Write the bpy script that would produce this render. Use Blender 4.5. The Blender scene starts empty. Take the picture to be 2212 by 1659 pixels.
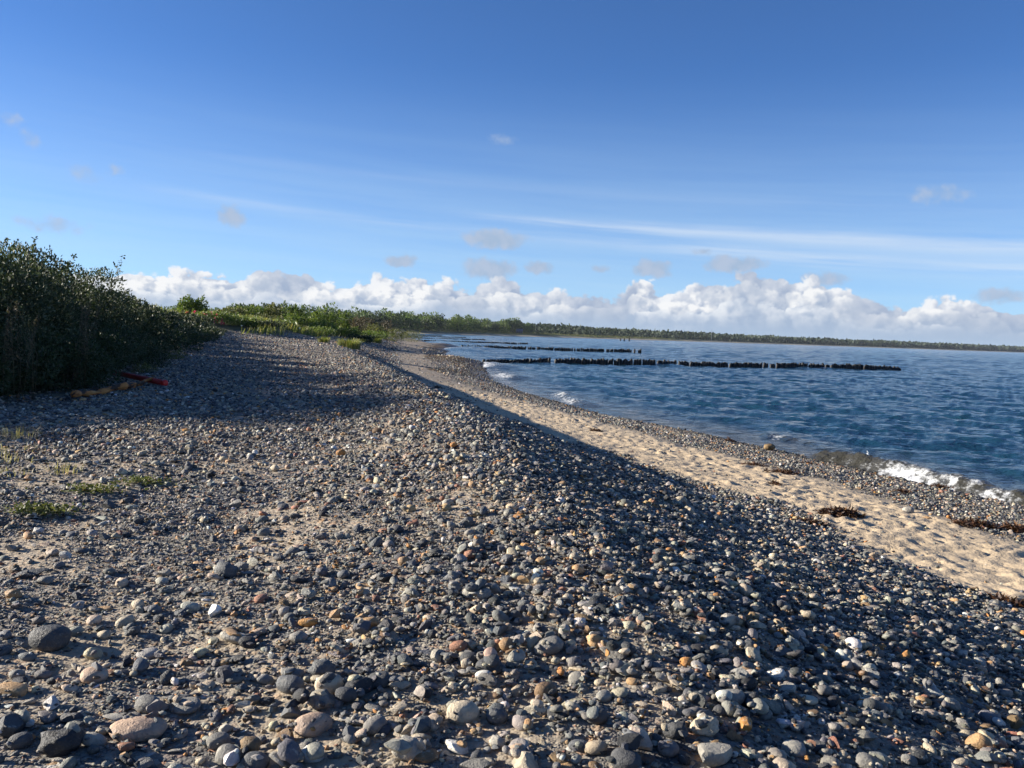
import bpy, bmesh, math, random
import numpy as np
from mathutils import Vector, Matrix, Euler

random.seed(7)
RNG = np.random.default_rng(7)
S = bpy.context.scene
COL = S.collection
R = math.radians

# ------------------------------------------------------------------ camera
F_PX, EYE = 869.0, 3.2
PITCH, ROLL = R(3.36), R(2.1)
cd = bpy.data.cameras.new('camera')
cam = bpy.data.objects.new('camera', cd)
COL.objects.link(cam)
cd.sensor_width = 36.0
cd.lens = F_PX / 1024 * 36.0
cd.clip_start, cd.clip_end = 0.1, 90000
CAM_M = Matrix.Rotation(math.pi / 2 - PITCH, 3, 'X') @ Matrix.Rotation(ROLL, 3, 'Z')
cam.matrix_world = Matrix.Translation((0, 0, EYE)) @ CAM_M.to_4x4()
S.camera = cam

# ------------------------------------------------------------------ sun and sky
SUN_EL = R(16.5)
SUN_TO = Vector((-1.0, 0.16, 0)).normalized()          # horizontal direction towards the sun
SUN_AZ = math.atan2(SUN_TO.x, SUN_TO.y)
sl = bpy.data.lights.new('sun', 'SUN')
sl.energy, sl.angle, sl.color = 5.0, R(0.53), (1.0, 0.92, 0.79)
sun = bpy.data.objects.new('sun', sl)
COL.objects.link(sun)
tosun = Vector((SUN_TO.x * math.cos(SUN_EL), SUN_TO.y * math.cos(SUN_EL), math.sin(SUN_EL)))
sun.rotation_euler = tosun.to_track_quat('Z', 'Y').to_euler()
sun.location = (-30, 5, 40)

W = bpy.data.worlds.new('World')
S.world = W
W.use_nodes = True
S.view_settings.view_transform = 'Standard'
S.view_settings.look = 'None'
S.view_settings.gamma = 1.0
S.view_settings.exposure = 1.27
S.view_settings.use_curve_mapping = False
S.cycles.max_bounces = 5
S.cycles.diffuse_bounces = 3
S.cycles.glossy_bounces = 2
S.cycles.transparent_max_bounces = 12
S.cycles.volume_bounces = 1
S.cycles.use_denoising = True
S.cycles.use_adaptive_sampling = True
S.cycles.adaptive_threshold = 0.02


class NT:
    """small helper to write node trees"""
    def __init__(self, tree):
        self.t = tree
        tree.nodes.clear()

    def n(self, typ, **kw):
        nd = self.t.nodes.new(typ)
        for k, v in kw.items():
            if k == 'i':
                for a, b in v.items():
                    s = nd.inputs[a]
                    if isinstance(b, bpy.types.NodeSocket):
                        self.t.links.new(b, s)
                    else:
                        s.default_value = b
            else:
                setattr(nd, k, v)
        return nd

    def math(self, op, a, b=0.0, c=0.0, clamp=False):
        nd = self.n('ShaderNodeMath', operation=op, use_clamp=clamp, i={0: a, 1: b, 2: c})
        return nd.outputs[0]

    def mix(self, f, a, b, typ='MIX'):
        nd = self.n('ShaderNodeMix', data_type='RGBA', blend_type=typ)
        for k, v in ((0, f), (6, a), (7, b)):
            if isinstance(v, bpy.types.NodeSocket):
                self.t.links.new(v, nd.inputs[k])
            else:
                nd.inputs[k].default_value = v if k == 0 else (*v[:3], 1)
        return nd.outputs[2]

    def ramp(self, f, stops, interp='LINEAR'):
        nd = self.n('ShaderNodeValToRGB', i={0: f})
        cr = nd.color_ramp
        cr.interpolation = interp
        while len(cr.elements) < len(stops):
            cr.elements.new(0.5)
        for e, (p, c) in zip(cr.elements, stops):
            e.position = p
            e.color = (*c, 1) if not isinstance(c, (int, float)) else (c, c, c, 1)
        return nd.outputs[0]

    def mapr(self, v, a, b, c=0.0, d=1.0, smooth=True):
        nd = self.n('ShaderNodeMapRange', interpolation_type='SMOOTHSTEP' if smooth else 'LINEAR',
                    i={0: v, 1: a, 2: b, 3: c, 4: d})
        return nd.outputs[0]

    def noise(self, vec, scale, detail=4.0, rough=0.55, out=0):
        nd = self.n('ShaderNodeTexNoise', i={'Scale': scale, 'Detail': detail, 'Roughness': rough})
        if vec is not None:
            self.t.links.new(vec, nd.inputs['Vector'])
        return nd.outputs[out]

    def link(self, a, b):
        self.t.links.new(a, b)


# top of the cumulus bank, read off the photograph's skyline (photo px at 2212 wide), turned into azimuth and elevation
BANK = []
for _u, _v in [(-300, 575), (0, 580), (140, 576), (270, 572), (330, 570), (400, 580), (470, 590), (520, 580), (560, 575), (610, 590), (650, 592), (690, 602), (740, 614), (775, 594), (815, 592), (855, 604), (900, 600), (960, 598),
               (1000, 612), (1050, 600), (1100, 604), (1150, 622), (1200, 622), (1240, 642), (1290, 626), (1340, 642), (1372, 604), (1405, 606), (1440, 622), (1500, 612), (1560, 602), (1625, 590), (1680, 606), (1740, 600), (1800, 612),
               (1850, 628), (1900, 655), (1960, 648), (2020, 642), (2080, 650), (2150, 655), (2212, 664), (2450, 660)]:
    _d = (CAM_M @ Vector(((_u * 1024 / 2212 - 512) / F_PX, -(_v * 1024 / 2212 - 384) / F_PX, -1))).normalized()
    BANK.append((math.atan2(_d.x, _d.y), math.asin(_d.z)))
# small cloud scraps: azimuth, elevation, half width, half height, strength
SCRAPS = [(1580, 765, 190, 55, 1.0), (1280, 830, 100, 36, .9), (735, 690, 80, 60, .75), (1560, 858, 165, 60, 1.0), (1720, 850, 95, 36, .9), (1915, 858, 70, 22, .7), (2075, 855, 115, 52, 1.0), (2340, 842, 175, 44, 1.0),
          (2240, 805, 60, 24, .8), (2630, 892, 120, 40, .8), (3190, 940, 130, 44, .8), (2990, 620, 165, 46, .5), (1600, 445, 90, 28, .45), (160, 715, 170, 44, .55), (275, 560, 90, 50, .45), (92, 440, 60, 46, .45), (22, 375, 70, 32, .4), (370, 540, 50, 30, .45)]


def build_world():
    t = NT(W.node_tree)
    sky = t.n('ShaderNodeTexSky', sky_type='NISHITA')
    sky.sun_disc = False
    sky.sun_elevation = SUN_EL
    sky.sun_rotation = SUN_AZ
    sky.altitude = 0
    sky.air_density = 0.6
    sky.dust_density = 0.15
    sky.ozone_density = 6.5
    tc = t.n('ShaderNodeTexCoord').outputs['Generated']
    sp = t.n('ShaderNodeSeparateXYZ', i={0: tc})
    az = t.math('ARCTAN2', sp.outputs[0], sp.outputs[1])
    el = t.math('ARCSINE', sp.outputs[2])

    def vec(x, y, z=0.0):
        return t.n('ShaderNodeCombineXYZ', i={0: x, 1: y, 2: z}).outputs[0]

    def mul(a, b):
        return t.math('MULTIPLY', a, b)

    def add(a, b):
        return t.math('ADD', a, b)
    # ---- high cirrus
    streak = t.noise(vec(mul(az, 2.2), mul(add(el, mul(az, .05)), 46.0)), 1.0, 6.0, 0.62)
    soft = t.noise(vec(mul(az, 6.0), mul(el, 20.0), 3.3), 1.0, 3.0, 0.5)

    def band(e0, slope, w0, w1, u0, u1, amt):
        c = add(add(e0, mul(az, slope)), mul(t.math('SUBTRACT', soft, 0.5), 0.010))
        g = t.math('DIVIDE', t.math('SUBTRACT', el, c), t.mapr(az, u0, u1, w0, w1, False))
        g = t.math('POWER', 2.718, mul(mul(g, g), -1.0))
        return mul(mul(g, t.mapr(az, u0 - 0.06, u0 + 0.12)), amt)
    b = band(0.1290, -0.050, 0.0035, 0.010, -0.06, 0.6, 0.55)
    b = add(b, band(0.1120, -0.060, 0.004, 0.006, -0.42, 0.1, 0.20))
    b = add(b, band(0.1130, -0.060, 0.006, 0.012, 0.10, 0.6, 0.28))
    b = add(b, band(0.163, -0.045, 0.003, 0.005, -0.45, -0.1, 0.05))
    m = mul(b, t.mapr(streak, 0.30, 0.60))
    lowm = mul(t.mapr(el, 0.02, 0.30, 0.62, 0.0), t.mapr(streak, 0.20, 0.75, .62, 1.0))
    col = t.mix(t.math('MINIMUM', lowm, 1.0), sky.outputs[0], (2.95, 4.1, 5.0))
    col = t.mix(t.math('MINIMUM', m, 1.0), col, (4.0, 4.5, 5.15))
    # ---- scraps
    wrp = t.n('ShaderNodeTexNoise', i={'Vector': vec(mul(az, 60.0), mul(el, 60.0)), 'Scale': 1.0, 'Detail': 5.0, 'Roughness': .62})
    wsep = t.n('ShaderNodeSeparateColor', i={0: wrp.outputs['Color']})
    waz = add(az, mul(t.math('SUBTRACT', wsep.outputs[0], .5), .030))
    wel = add(el, mul(t.math('SUBTRACT', wsep.outputs[1], .5), .018))
    tot = None
    for u, v, w, h, a_ in SCRAPS:
        d = (CAM_M @ Vector(((u * 1024 / 3264 - 512) / F_PX, -(v * 1024 / 3264 - 384) / F_PX, -1))).normalized()
        a0, e0 = math.atan2(d.x, d.y), math.asin(d.z)
        k = 1024 / 3264 / F_PX
        gx_ = t.math('MULTIPLY', t.math('SUBTRACT', waz, a0), 1 / (w * .66 * k))
        gy_ = t.math('MULTIPLY', t.math('SUBTRACT', wel, e0), 1 / (h * .70 * k))
        q = t.math('SUBTRACT', 1.0, t.math('MULTIPLY_ADD', gx_, gx_, mul(gy_, gy_)))
        q = t.math('MULTIPLY', t.math('MAXIMUM', q, 0.0), a_)
        tot = q if tot is None else t.math('MAXIMUM', tot, q)
    fine = wsep.outputs[2]
    sm = t.mapr(add(tot, mul(t.math('SUBTRACT', fine, .5), 1.1)), .06, .85, 0.0, .92)
    sm = mul(sm, t.math('GREATER_THAN', tot, 0.001))
    col = t.mix(sm, col, t.mix(t.mapr(fine, .35, .65), (2.1, 2.75, 3.7), (2.55, 3.05, 3.9)))
    col_mid = col
    # ---- the cumulus bank
    fc = t.n('ShaderNodeFloatCurve', i={0: 1.0, 1: t.mapr(az, -.75, .75, 0, 1, False)})
    cm = fc.mapping.curves[0]
    while len(cm.points) < len(BANK):
        cm.points.new(.5, .5)
    for p, (a_, e_) in zip(cm.points, BANK):
        p.location = ((a_ + .75) / 1.5, e_ * 10)
        p.handle_type = 'AUTO'
    fc.mapping.update()
    top = mul(fc.outputs[0], .1)

    def billow(dx, dy, seed):
        a2, e2 = add(az, dx), add(el, dy)
        w = t.n('ShaderNodeTexNoise', i={'Vector': vec(mul(a2, 48.0), mul(e2, 52.0), seed), 'Scale': 1.0, 'Detail': 3.0, 'Roughness': .62})
        ws = t.n('ShaderNodeSeparateColor', i={0: w.outputs['Color']})
        x = add(a2, mul(t.math('SUBTRACT', ws.outputs[0], .5), .016))
        y = add(e2, mul(t.math('SUBTRACT', ws.outputs[1], .5), .016))
        tot = None
        for sc, am in ((23.0, .58), (58.0, .29), (140.0, .13)):
            vo = t.n('ShaderNodeTexVoronoi', voronoi_dimensions='2D', i={'Vector': vec(mul(x, sc), add(mul(y, sc * 1.15), seed)), 'Scale': 1.0})
            hgt = t.math('SUBTRACT', 1.0, mul(vo.outputs['Distance'], vo.outputs['Distance']))
            tot = mul(hgt, am) if tot is None else t.math('MULTIPLY_ADD', hgt, am, tot)
        return tot, ws.outputs[2]

    lowf = t.noise(vec(mul(az, 7.0), mul(el, 9.0), 4.4), 1.0, 2.0, .5)

    def layer(col, drop, seed, lit_amt, shade, lit):
        h0, nz = billow(0.0, 0.0, seed)
        h1, _ = billow(-.0085, .0045, seed)
        edge = t.math('SUBTRACT', add(t.math('SUBTRACT', top, drop), mul(t.math('SUBTRACT', h0, .86), .044)), el)
        mask = t.mapr(edge, -.0012, .0034)
        rel = t.mapr(t.math('SUBTRACT', h0, h1), -.20, .16)
        # cloud light painted into the colour: brighter heads, bodies blended to a hazy base
        up = t.mapr(el, .008, .045)
        rel = t.math('MULTIPLY', rel, add(.35, mul(up, .65)))
        rim = mul(t.mapr(edge, .012, .0), .35)
        light = t.math('MINIMUM', mul(add(mul(rel, .95), rim), lit_amt), 1.0)
        light = mul(light, mul(t.mapr(nz, .30, .62, .6, 1.1), t.mapr(lowf, .34, .54, .40, 1.3)))
        c = t.mix(light, shade, lit)
        haze = t.mapr(el, .034, .002, 0.0, .80)
        c = t.mix(haze, c, (2.05, 2.75, 3.75))
        dens = mul(mask, t.mapr(el, .0, .022, .55, 1.0))
        return t.mix(dens, col, c)
    col = layer(col, .000, 1.7, .85, (1.95, 2.45, 3.35), (4.9, 5.0, 5.2))
    col = layer(col, .012, 7.3, 1.0, (2.15, 2.65, 3.5), (5.1, 5.15, 5.25))
    col = layer(col, .027, 12.9, .9, (2.1, 2.65, 3.55), (4.6, 4.8, 5.1))
    # nested so that the costly cloud nodes are only worked out where the clouds are
    def bg(c):
        return t.n('ShaderNodeBackground', i={0: c, 1: 0.0755}).outputs[0]
    lowmask = mul(t.math('LESS_THAN', el, .088), t.math('GREATER_THAN', el, -.004))
    midmask = mul(t.math('LESS_THAN', el, .31), t.math('GREATER_THAN', el, -.004))
    mid = t.n('ShaderNodeMixShader', i={0: lowmask, 1: bg(col_mid), 2: bg(col)}).outputs[0]
    allw = t.n('ShaderNodeMixShader', i={0: midmask, 1: bg(sky.outputs[0]), 2: mid}).outputs[0]
    t.n('ShaderNodeOutputWorld', i={0: allw})
    W.cycles.sampling_method = 'MANUAL'
    W.cycles.sample_map_resolution = 512


build_world()


# ------------------------------------------------------------------ generic helpers
def at(u, v, z, s=1024 / 3264):
    """photo pixel (full-size photograph) on the horizontal plane z -> world point"""
    d = CAM_M @ Vector(((u * s - 512) / F_PX, -(v * s - 384) / F_PX, -1))
    t = (z - EYE) / d.z
    return Vector((d.x * t, d.y * t, z))


def at_y(u, v, y, s=1024 / 3264):
    """photo pixel at forward distance y -> world point"""
    d = CAM_M @ Vector(((u * s - 512) / F_PX, -(v * s - 384) / F_PX, -1))
    t = y / d.y
    return Vector((d.x * t, y, EYE + d.z * t))


PERM = np.random.default_rng(3).permutation(4096)
G2 = np.stack([np.cos(np.arange(64) / 64 * 2 * np.pi), np.sin(np.arange(64) / 64 * 2 * np.pi)], 1)
_g3 = np.random.default_rng(5).normal(size=(256, 3))
G3 = _g3 / np.linalg.norm(_g3, axis=1, keepdims=True)


def perlin(x, y, seed=0):
    x = np.asarray(x, float); y = np.asarray(y, float)
    xi = np.floor(x).astype(np.int64); yi = np.floor(y).astype(np.int64)
    xf = x - xi; yf = y - yi
    u = xf * xf * xf * (xf * (xf * 6 - 15) + 10); v = yf * yf * yf * (yf * (yf * 6 - 15) + 10)

    def g(ix, iy, dx, dy):
        h = PERM[(PERM[(ix + seed * 131) & 4095] + iy) & 4095] & 63
        return G2[h, 0] * dx + G2[h, 1] * dy
    a = g(xi, yi, xf, yf); b = g(xi + 1, yi, xf - 1, yf)
    c = g(xi, yi + 1, xf, yf - 1); d = g(xi + 1, yi + 1, xf - 1, yf - 1)
    return (a * (1 - u) + b * u) * (1 - v) + (c * (1 - u) + d * u) * v


def fbm(x, y, oct=4, seed=0, gain=0.5):
    s = 0; a = 1.0
    for i in range(oct):
        s = s + a * perlin(x * 2 ** i, y * 2 ** i, seed + i)
        a *= gain
    return s


def perlin3(p, seed=0):
    pi = np.floor(p).astype(np.int64); f = p - pi
    w = f * f * f * (f * (f * 6 - 15) + 10)
    out = 0
    for dx in (0, 1):
        for dy in (0, 1):
            for dz in (0, 1):
                h = PERM[(PERM[(PERM[(pi[:, 0] + dx + seed * 77) & 4095] + pi[:, 1] + dy) & 4095] + pi[:, 2] + dz) & 4095] & 255
                g = G3[h]
                dot = g[:, 0] * (f[:, 0] - dx) + g[:, 1] * (f[:, 1] - dy) + g[:, 2] * (f[:, 2] - dz)
                out = out + dot * (w[:, 0] if dx else 1 - w[:, 0]) * (w[:, 1] if dy else 1 - w[:, 1]) * (w[:, 2] if dz else 1 - w[:, 2])
    return out


def sst(a, b, x):
    t = np.clip((np.asarray(x, float) - a) / (b - a), 0, 1)
    return t * t * (3 - 2 * t)


def mesh_np(name, verts, faces, mat=None, smooth=False):
    """verts (n,3); faces (m,k) all of one size k"""
    me = bpy.data.meshes.new(name)
    verts = np.asarray(verts, np.float32); faces = np.asarray(faces, np.int32)
    m, k = faces.shape
    me.vertices.add(len(verts)); me.vertices.foreach_set('co', verts.ravel())
    me.loops.add(m * k); me.loops.foreach_set('vertex_index', faces.ravel())
    me.polygons.add(m); me.polygons.foreach_set('loop_start', np.arange(m, dtype=np.int32) * k)
    if smooth:
        me.polygons.foreach_set('use_smooth', np.ones(m, bool))
    me.update(calc_edges=True)
    if mat:
        me.materials.append(mat)
    return me


def put(name, me, parent=None, loc=None, rot=None, scale=None):
    o = bpy.data.objects.new(name, me)
    COL.objects.link(o)
    if parent is not None:
        o.parent = parent
    if loc is not None:
        o.location = loc
    if rot is not None:
        o.rotation_euler = rot
    if scale is not None:
        o.scale = scale
    return o


def tag(o, label=None, cat=None, group=None, kind=None):
    if label: o['label'] = label
    if cat: o['category'] = cat
    if group: o['group'] = group
    if kind: o['kind'] = kind
    return o


def empty(name, loc=(0, 0, 0), rz=0.0):
    o = bpy.data.objects.new(name, None)
    COL.objects.link(o)
    o.location = loc; o.rotation_euler = (0, 0, rz); o.empty_display_size = 0.2
    return o


def copy_tree(o, parent=None):
    c = o.copy(); COL.objects.link(c); c.parent = parent
    for ch in list(o.children):
        copy_tree(ch, c)
    return c


def fattr(me, name, vals, domain='POINT'):
    a = me.attributes.new(name, 'FLOAT', domain)
    a.data.foreach_set('value', np.asarray(vals, np.float32).ravel())


def tube_np(pts, rad, seg=8, cap=True, squash=None):
    """swept tube along pts with radii; returns verts, quads, and end fans as quads"""
    pts = np.asarray(pts, float); n = len(pts)
    rad = np.broadcast_to(np.asarray(rad, float), (n,))
    tg = np.gradient(pts, axis=0); tg /= np.linalg.norm(tg, axis=1, keepdims=True) + 1e-9
    ref = np.array([0, 0, 1.0]) if abs(tg[0, 2]) < 0.9 else np.array([1.0, 0, 0])
    vs = []
    for i in range(n):
        a = np.cross(tg[i], ref); a /= np.linalg.norm(a); b = np.cross(a, tg[i])
        ph = np.arange(seg) / seg * 2 * np.pi
        vs.append(pts[i] + rad[i] * (np.cos(ph)[:, None] * a + np.sin(ph)[:, None] * b))
    v = np.concatenate(vs)
    q = []
    for i in range(n - 1):
        for j in range(seg):
            k = (j + 1) % seg
            q.append((i * seg + j, i * seg + k, (i + 1) * seg + k, (i + 1) * seg + j))
    if cap:
        c0 = len(v); v = np.vstack([v, pts[:1], pts[-1:]])
        for j in range(0, seg, 2):
            q.append((c0, (j + 2) % seg, (j + 1) % seg, j))
            o = (n - 1) * seg
            q.append((c0 + 1, o + j, o + (j + 1) % seg, o + (j + 2) % seg))
    return v, np.array(q)


def join_np(parts):
    vs, fs, o = [], [], 0
    for v, f in parts:
        vs.append(v); fs.append(np.asarray(f) + o); o += len(v)
    return np.vstack(vs), np.vstack(fs)


# ------------------------------------------------------------------ the shape of the shore
def curve(pts):
    p = np.array(sorted(pts, key=lambda a: a[1]), float)
    return lambda y: np.interp(y, p[:, 1], p[:, 0])


SHORE = curve([(30, -25), (19, 0), (13.8, 12), (11.2, 17.6), (9.9, 20.2), (9.2, 21.4), (8.4, 24.2), (7.6, 26.2), (6.3, 29.8), (5.1, 32.4),
               (3.7, 35), (2.1, 41), (.4, 46.9), (-1.4, 57), (-2.3, 70), (-2.9, 83), (-3.4, 88), (-7, 97), (-9.0, 110), (-10.3, 131),
               (-10.6, 165), (-11, 171), (-16, 180), (-22, 220), (-30, 260), (-37, 301), (-55, 330), (-150, 360), (-600, 380)])
CB = curve([(19, -25), (12.2, 0), (9.7, 5), (7.2, 12), (6.8, 14.1), (6.1, 17.5), (4.6, 22), (1.4, 31), (-.2, 36), (-2.4, 43), (-5, 56), (-7.5, 80),
            (-12, 110), (-18, 180), (-33.0, 280), (-60, 330), (-160, 360), (-610, 380)])
CC = curve([(13, -25), (7.3, 0), (5.2, 8.6), (4.3, 11.9), (3.3, 14.1), (2.5, 15.8), (.1, 21.8), (-1.1, 25.3), (-2.8, 31), (-4.9, 38.3), (-7, 47), (-9.2, 60),
            (-12, 80), (-16, 110), (-23, 180), (-34.5, 280), (-66, 330), (-170, 360), (-620, 380)])
CD = curve([(6, -25), (1.3, 0), (.8, 3.2), (.5, 5), (.2, 7), (-.4, 10.6), (-1.2, 16), (-3.2, 25), (-5.8, 36.5), (-9, 47), (-13, 60), (-17, 80), (-20, 110),
            (-26, 180), (-36, 280), (-72, 330), (-180, 360), (-640, 380)])
TOE = curve([(-13, -25), (-14, 8), (-10.6, 13), (-9.1, 15.4), (-8.6, 18), (-10.8, 24), (-13.2, 33), (-17.2, 48), (-22.5, 62), (-18.5, 70), (-17.5, 74), (-20.5, 95),
             (-24.5, 130), (-29, 180), (-35, 245), (-41, 280), (-80, 330), (-190, 360), (-660, 380)])


def height_raw(x, y):
    a, b, c, d, tt = SHORE(y), CB(y), CC(y), CD(y), TOE(y)
    far = sst(15, 62, y)
    zd = 1.72 + 0.18 * sst(2.5, 7, y) + 0.22 * far
    zc = 0.60 + 0.45 * far
    zb = 0.50 + 0.15 * far
    e = d + 0.55 * (c - d)
    ze = zd - np.interp(y, [5, 9, 17], [.54, .62, .46]) * (zd - zc)
    zt = 1.62 + 0.85 * far
    dl = d - 2.2
    zl = 1.60 + (zt - 1.60) * .5
    xs = [tt - 60, tt - 12, tt - 4, tt, dl, d, e, c, b, a, a + 6, a + 30, a + 200]
    rise = np.interp(y, [-30, 10, 30, 60, 74, 100, 140, 190, 250, 330], [0.3, 0.4, 0.6, 0.9, 1.25, 1.15, 0.9, 0.55, 0.2, 0.0])
    zs = [zt + rise * 1.2, zt + rise, zt + rise * 0.45, zt, zl + 0 * y, zd + 0 * y, ze, zc, zb, 0 * y, 0 * y - 0.45, 0 * y - 1.6, 0 * y - 3]
    z = np.full(np.shape(x), 0.0) + zs[0]
    for i in range(len(xs) - 1):
        t = np.clip((x - xs[i]) / np.maximum(xs[i + 1] - xs[i], 1e-3), 0, 1)
        z = np.where(x >= xs[i], zs[i] * (1 - t) + zs[i + 1] * t, z)
    return np.where(x > xs[-1], -3.0, z)


# footprints and hollows trodden in the sand strip
_fp = []
for _ in range(9000):
    y = 3 + 42 * RNG.random() ** 0.8
    t = RNG.random()
    x = CC(y) * (1 - t) + CB(y) * t + RNG.normal() * 0.15
    _fp.append((x, y, RNG.uniform(0.05, 0.085), RNG.uniform(0.07, 0.15), RNG.uniform(0, 3.14), RNG.uniform(0.004, 0.020)))
FOOT = np.array(_fp)


def sand_mask(x, y):
    b, c = CB(y), CC(y) + 1.1 * sst(9, 15, y)
    n = fbm(x * 0.55, y * 0.3, 3, 11) * 0.7
    m = sst(-0.25, 0.25, x - c + n * 0.8) * (1 - sst(-0.35, 0.35, x - b + n * 1.6))
    return m * (1 - 0.85 * sst(33, 46, y))


def height(x, y, micro=True):
    x = np.asarray(x, float); y = np.asarray(y, float)
    k = np.clip(0.12 + 0.012 * np.maximum(y, 0), 0.12, 1.2)
    z = 0
    for o, w in ((-1.6, .12), (-.8, .22), (0, .32), (.8, .22), (1.6, .12)):
        z = z + w * height_raw(x + o * k, y)
    z = z + 0.05 * fbm(x * 0.33, y * 0.33, 3, 2) * sst(-1, 2, CB(y) - x + 3)
    land = sst(0.3, 2.0, SHORE(y) - x)
    if micro:
        sm = sand_mask(x, y)
        near = 1 - sst(25, 60, y)
        z = z + land * near * (1 - sm) * (0.030 * fbm(x * 1.6, y * 1.6, 3, 5) + 0.012 * fbm(x * 5.3, y * 5.3, 2, 8))
        z = z + sm * near * (0.018 * fbm(x * 1.3, y * 1.3, 3, 6) + .007 * fbm(x * 4.5, y * 4.5, 2, 16))
    for cx, cy, rx, ry, hh in ((-5.2, 84, 2.6, 5.0, .45), (-12.5, 165, 3.0, 8.0, .5)):
        z = z + hh * np.exp(-((x - cx) / rx) ** 2 - ((y - cy) / ry) ** 2)
    # dune hummocks inland
    inl = sst(0.0, 6.0, TOE(y) - x)
    z = z + inl * 0.35 * fbm(x * 0.12, y * 0.09, 3, 21)
    return z


# ------------------------------------------------------------------ materials
def new_mat(name):
    m = bpy.data.materials.new(name)
    m.use_nodes = True
    return m, NT(m.node_tree)


def bsdf_out(t, col, rough=0.8, bump=None, bstr=0.5, bdist=0.01, spec=0.4, **kw):
    p = t.n('ShaderNodeBsdfPrincipled')
    for k, v in (('Base Color', col), ('Roughness', rough)):
        if isinstance(v, bpy.types.NodeSocket):
            t.link(v, p.inputs[k])
        elif k == 'Base Color':
            p.inputs[k].default_value = (*v, 1)
        else:
            p.inputs[k].default_value = v
    p.inputs['Specular IOR Level'].default_value = spec
    for k, v in kw.items():
        p.inputs[k].default_value = v
    if bump is not None:
        b = t.n('ShaderNodeBump', i={'Height': bump, 'Strength': bstr, 'Distance': bdist})
        t.link(b.outputs[0], p.inputs['Normal'])
    o = t.n('ShaderNodeOutputMaterial', i={0: p.outputs[0]})
    return p


PALETTE = [(0.0, (.030, .033, .038)), (.18, (.055, .058, .064)), (.34, (.095, .098, .100)), (.48, (.15, .145, .135)), (.60, (.23, .215, .185)),
           (.70, (.34, .30, .24)), (.78, (.17, .155, .14)), (.84, (.36, .21, .10)), (.90, (.25, .12, .075)), (.94, (.10, .10, .105)), (1.0, (.55, .53, .49))]


def mat_ground():
    m, t = new_mat('beach ground')
    pos = t.n('ShaderNodeNewGeometry').outputs['Position']
    at_s = t.n('ShaderNodeAttribute', attribute_name='sand').outputs['Fac']
    at_w = t.n('ShaderNodeAttribute', attribute_name='wet').outputs['Fac']
    at_k = t.n('ShaderNodeAttribute', attribute_name='weed').outputs['Fac']
    at_d = t.n('ShaderNodeAttribute', attribute_name='dune').outputs['Fac']
    at_f = t.n('ShaderNodeAttribute', attribute_name='coarse').outputs['Fac']
    # fine grit
    v1 = t.n('ShaderNodeTexVoronoi', i={'Vector': pos, 'Scale': 85.0})
    v2 = t.n('ShaderNodeTexVoronoi', i={'Vector': pos, 'Scale': 26.0})
    v3 = t.n('ShaderNodeTexVoronoi', i={'Vector': pos, 'Scale': 7.0})
    def cellcol(v):
        s = t.n('ShaderNodeSeparateColor', i={0: v.outputs['Color']})
        return t.ramp(s.outputs[0], PALETTE)
    big = t.noise(pos, 0.7, 4.0)
    grit = t.mix(t.mapr(t.noise(pos, 3.0, 3.0), 0.35, 0.65), cellcol(v1), (.27, .225, .165))
    g2 = t.mix(t.mapr(big, 0.4, 0.62), grit, cellcol(v2))
    g3 = t.mix(at_f, g2, cellcol(v3))
    # warm tint of the sandy beach gravel far off
    g3 = t.mix(t.math('MULTIPLY', at_f, t.mapr(t.noise(pos, .35, 4.0), .35, .65, .25, .75)), g3, (.36, .285, .205))
    sandc = t.mix(t.noise(pos, 1.1, 5.0), (.50, .385, .25), (.57, .445, .295))
    sandc = t.mix(t.math('MULTIPLY', t.mapr(t.noise(pos, 160.0, 2.0), 0.5, 0.75), 0.35), sandc, (.22, .17, .12))
    c = t.mix(at_s, g3, sandc)
    weedc = t.mix(t.noise(pos, 9.0, 5.0), (.030, .020, .012), (.17, .10, .035))
    c = t.mix(at_k, c, weedc)
    dunec = t.mix(t.noise(pos, 1.5, 5.0), (.035, .042, .015), (.14, .125, .06))
    c = t.mix(at_d, c, dunec)
    c = t.mix(t.math('MULTIPLY', at_w, 0.62), c, (.035, .030, .026))
    h = t.math('ADD', t.math('MULTIPLY', v1.outputs['Distance'], -0.25), t.math('MULTIPLY', v2.outputs['Distance'], -0.8))
    h = t.math('ADD', h, t.math('MULTIPLY', t.math('MULTIPLY', v3.outputs['Distance'], -2.6), at_f))
    h = t.math('MULTIPLY', h, t.math('SUBTRACT', 1.0, at_s))
    h = t.math('ADD', h, t.math('MULTIPLY', t.noise(pos, 14.0, 5.0), t.math('MULTIPLY', at_s, 1.1)))
    rough = t.math('SUBTRACT', 0.92, t.math('MULTIPLY', at_w, 0.55))
    bsdf_out(t, c, rough, h, 0.9, 0.02, 0.35)
    return m


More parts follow.
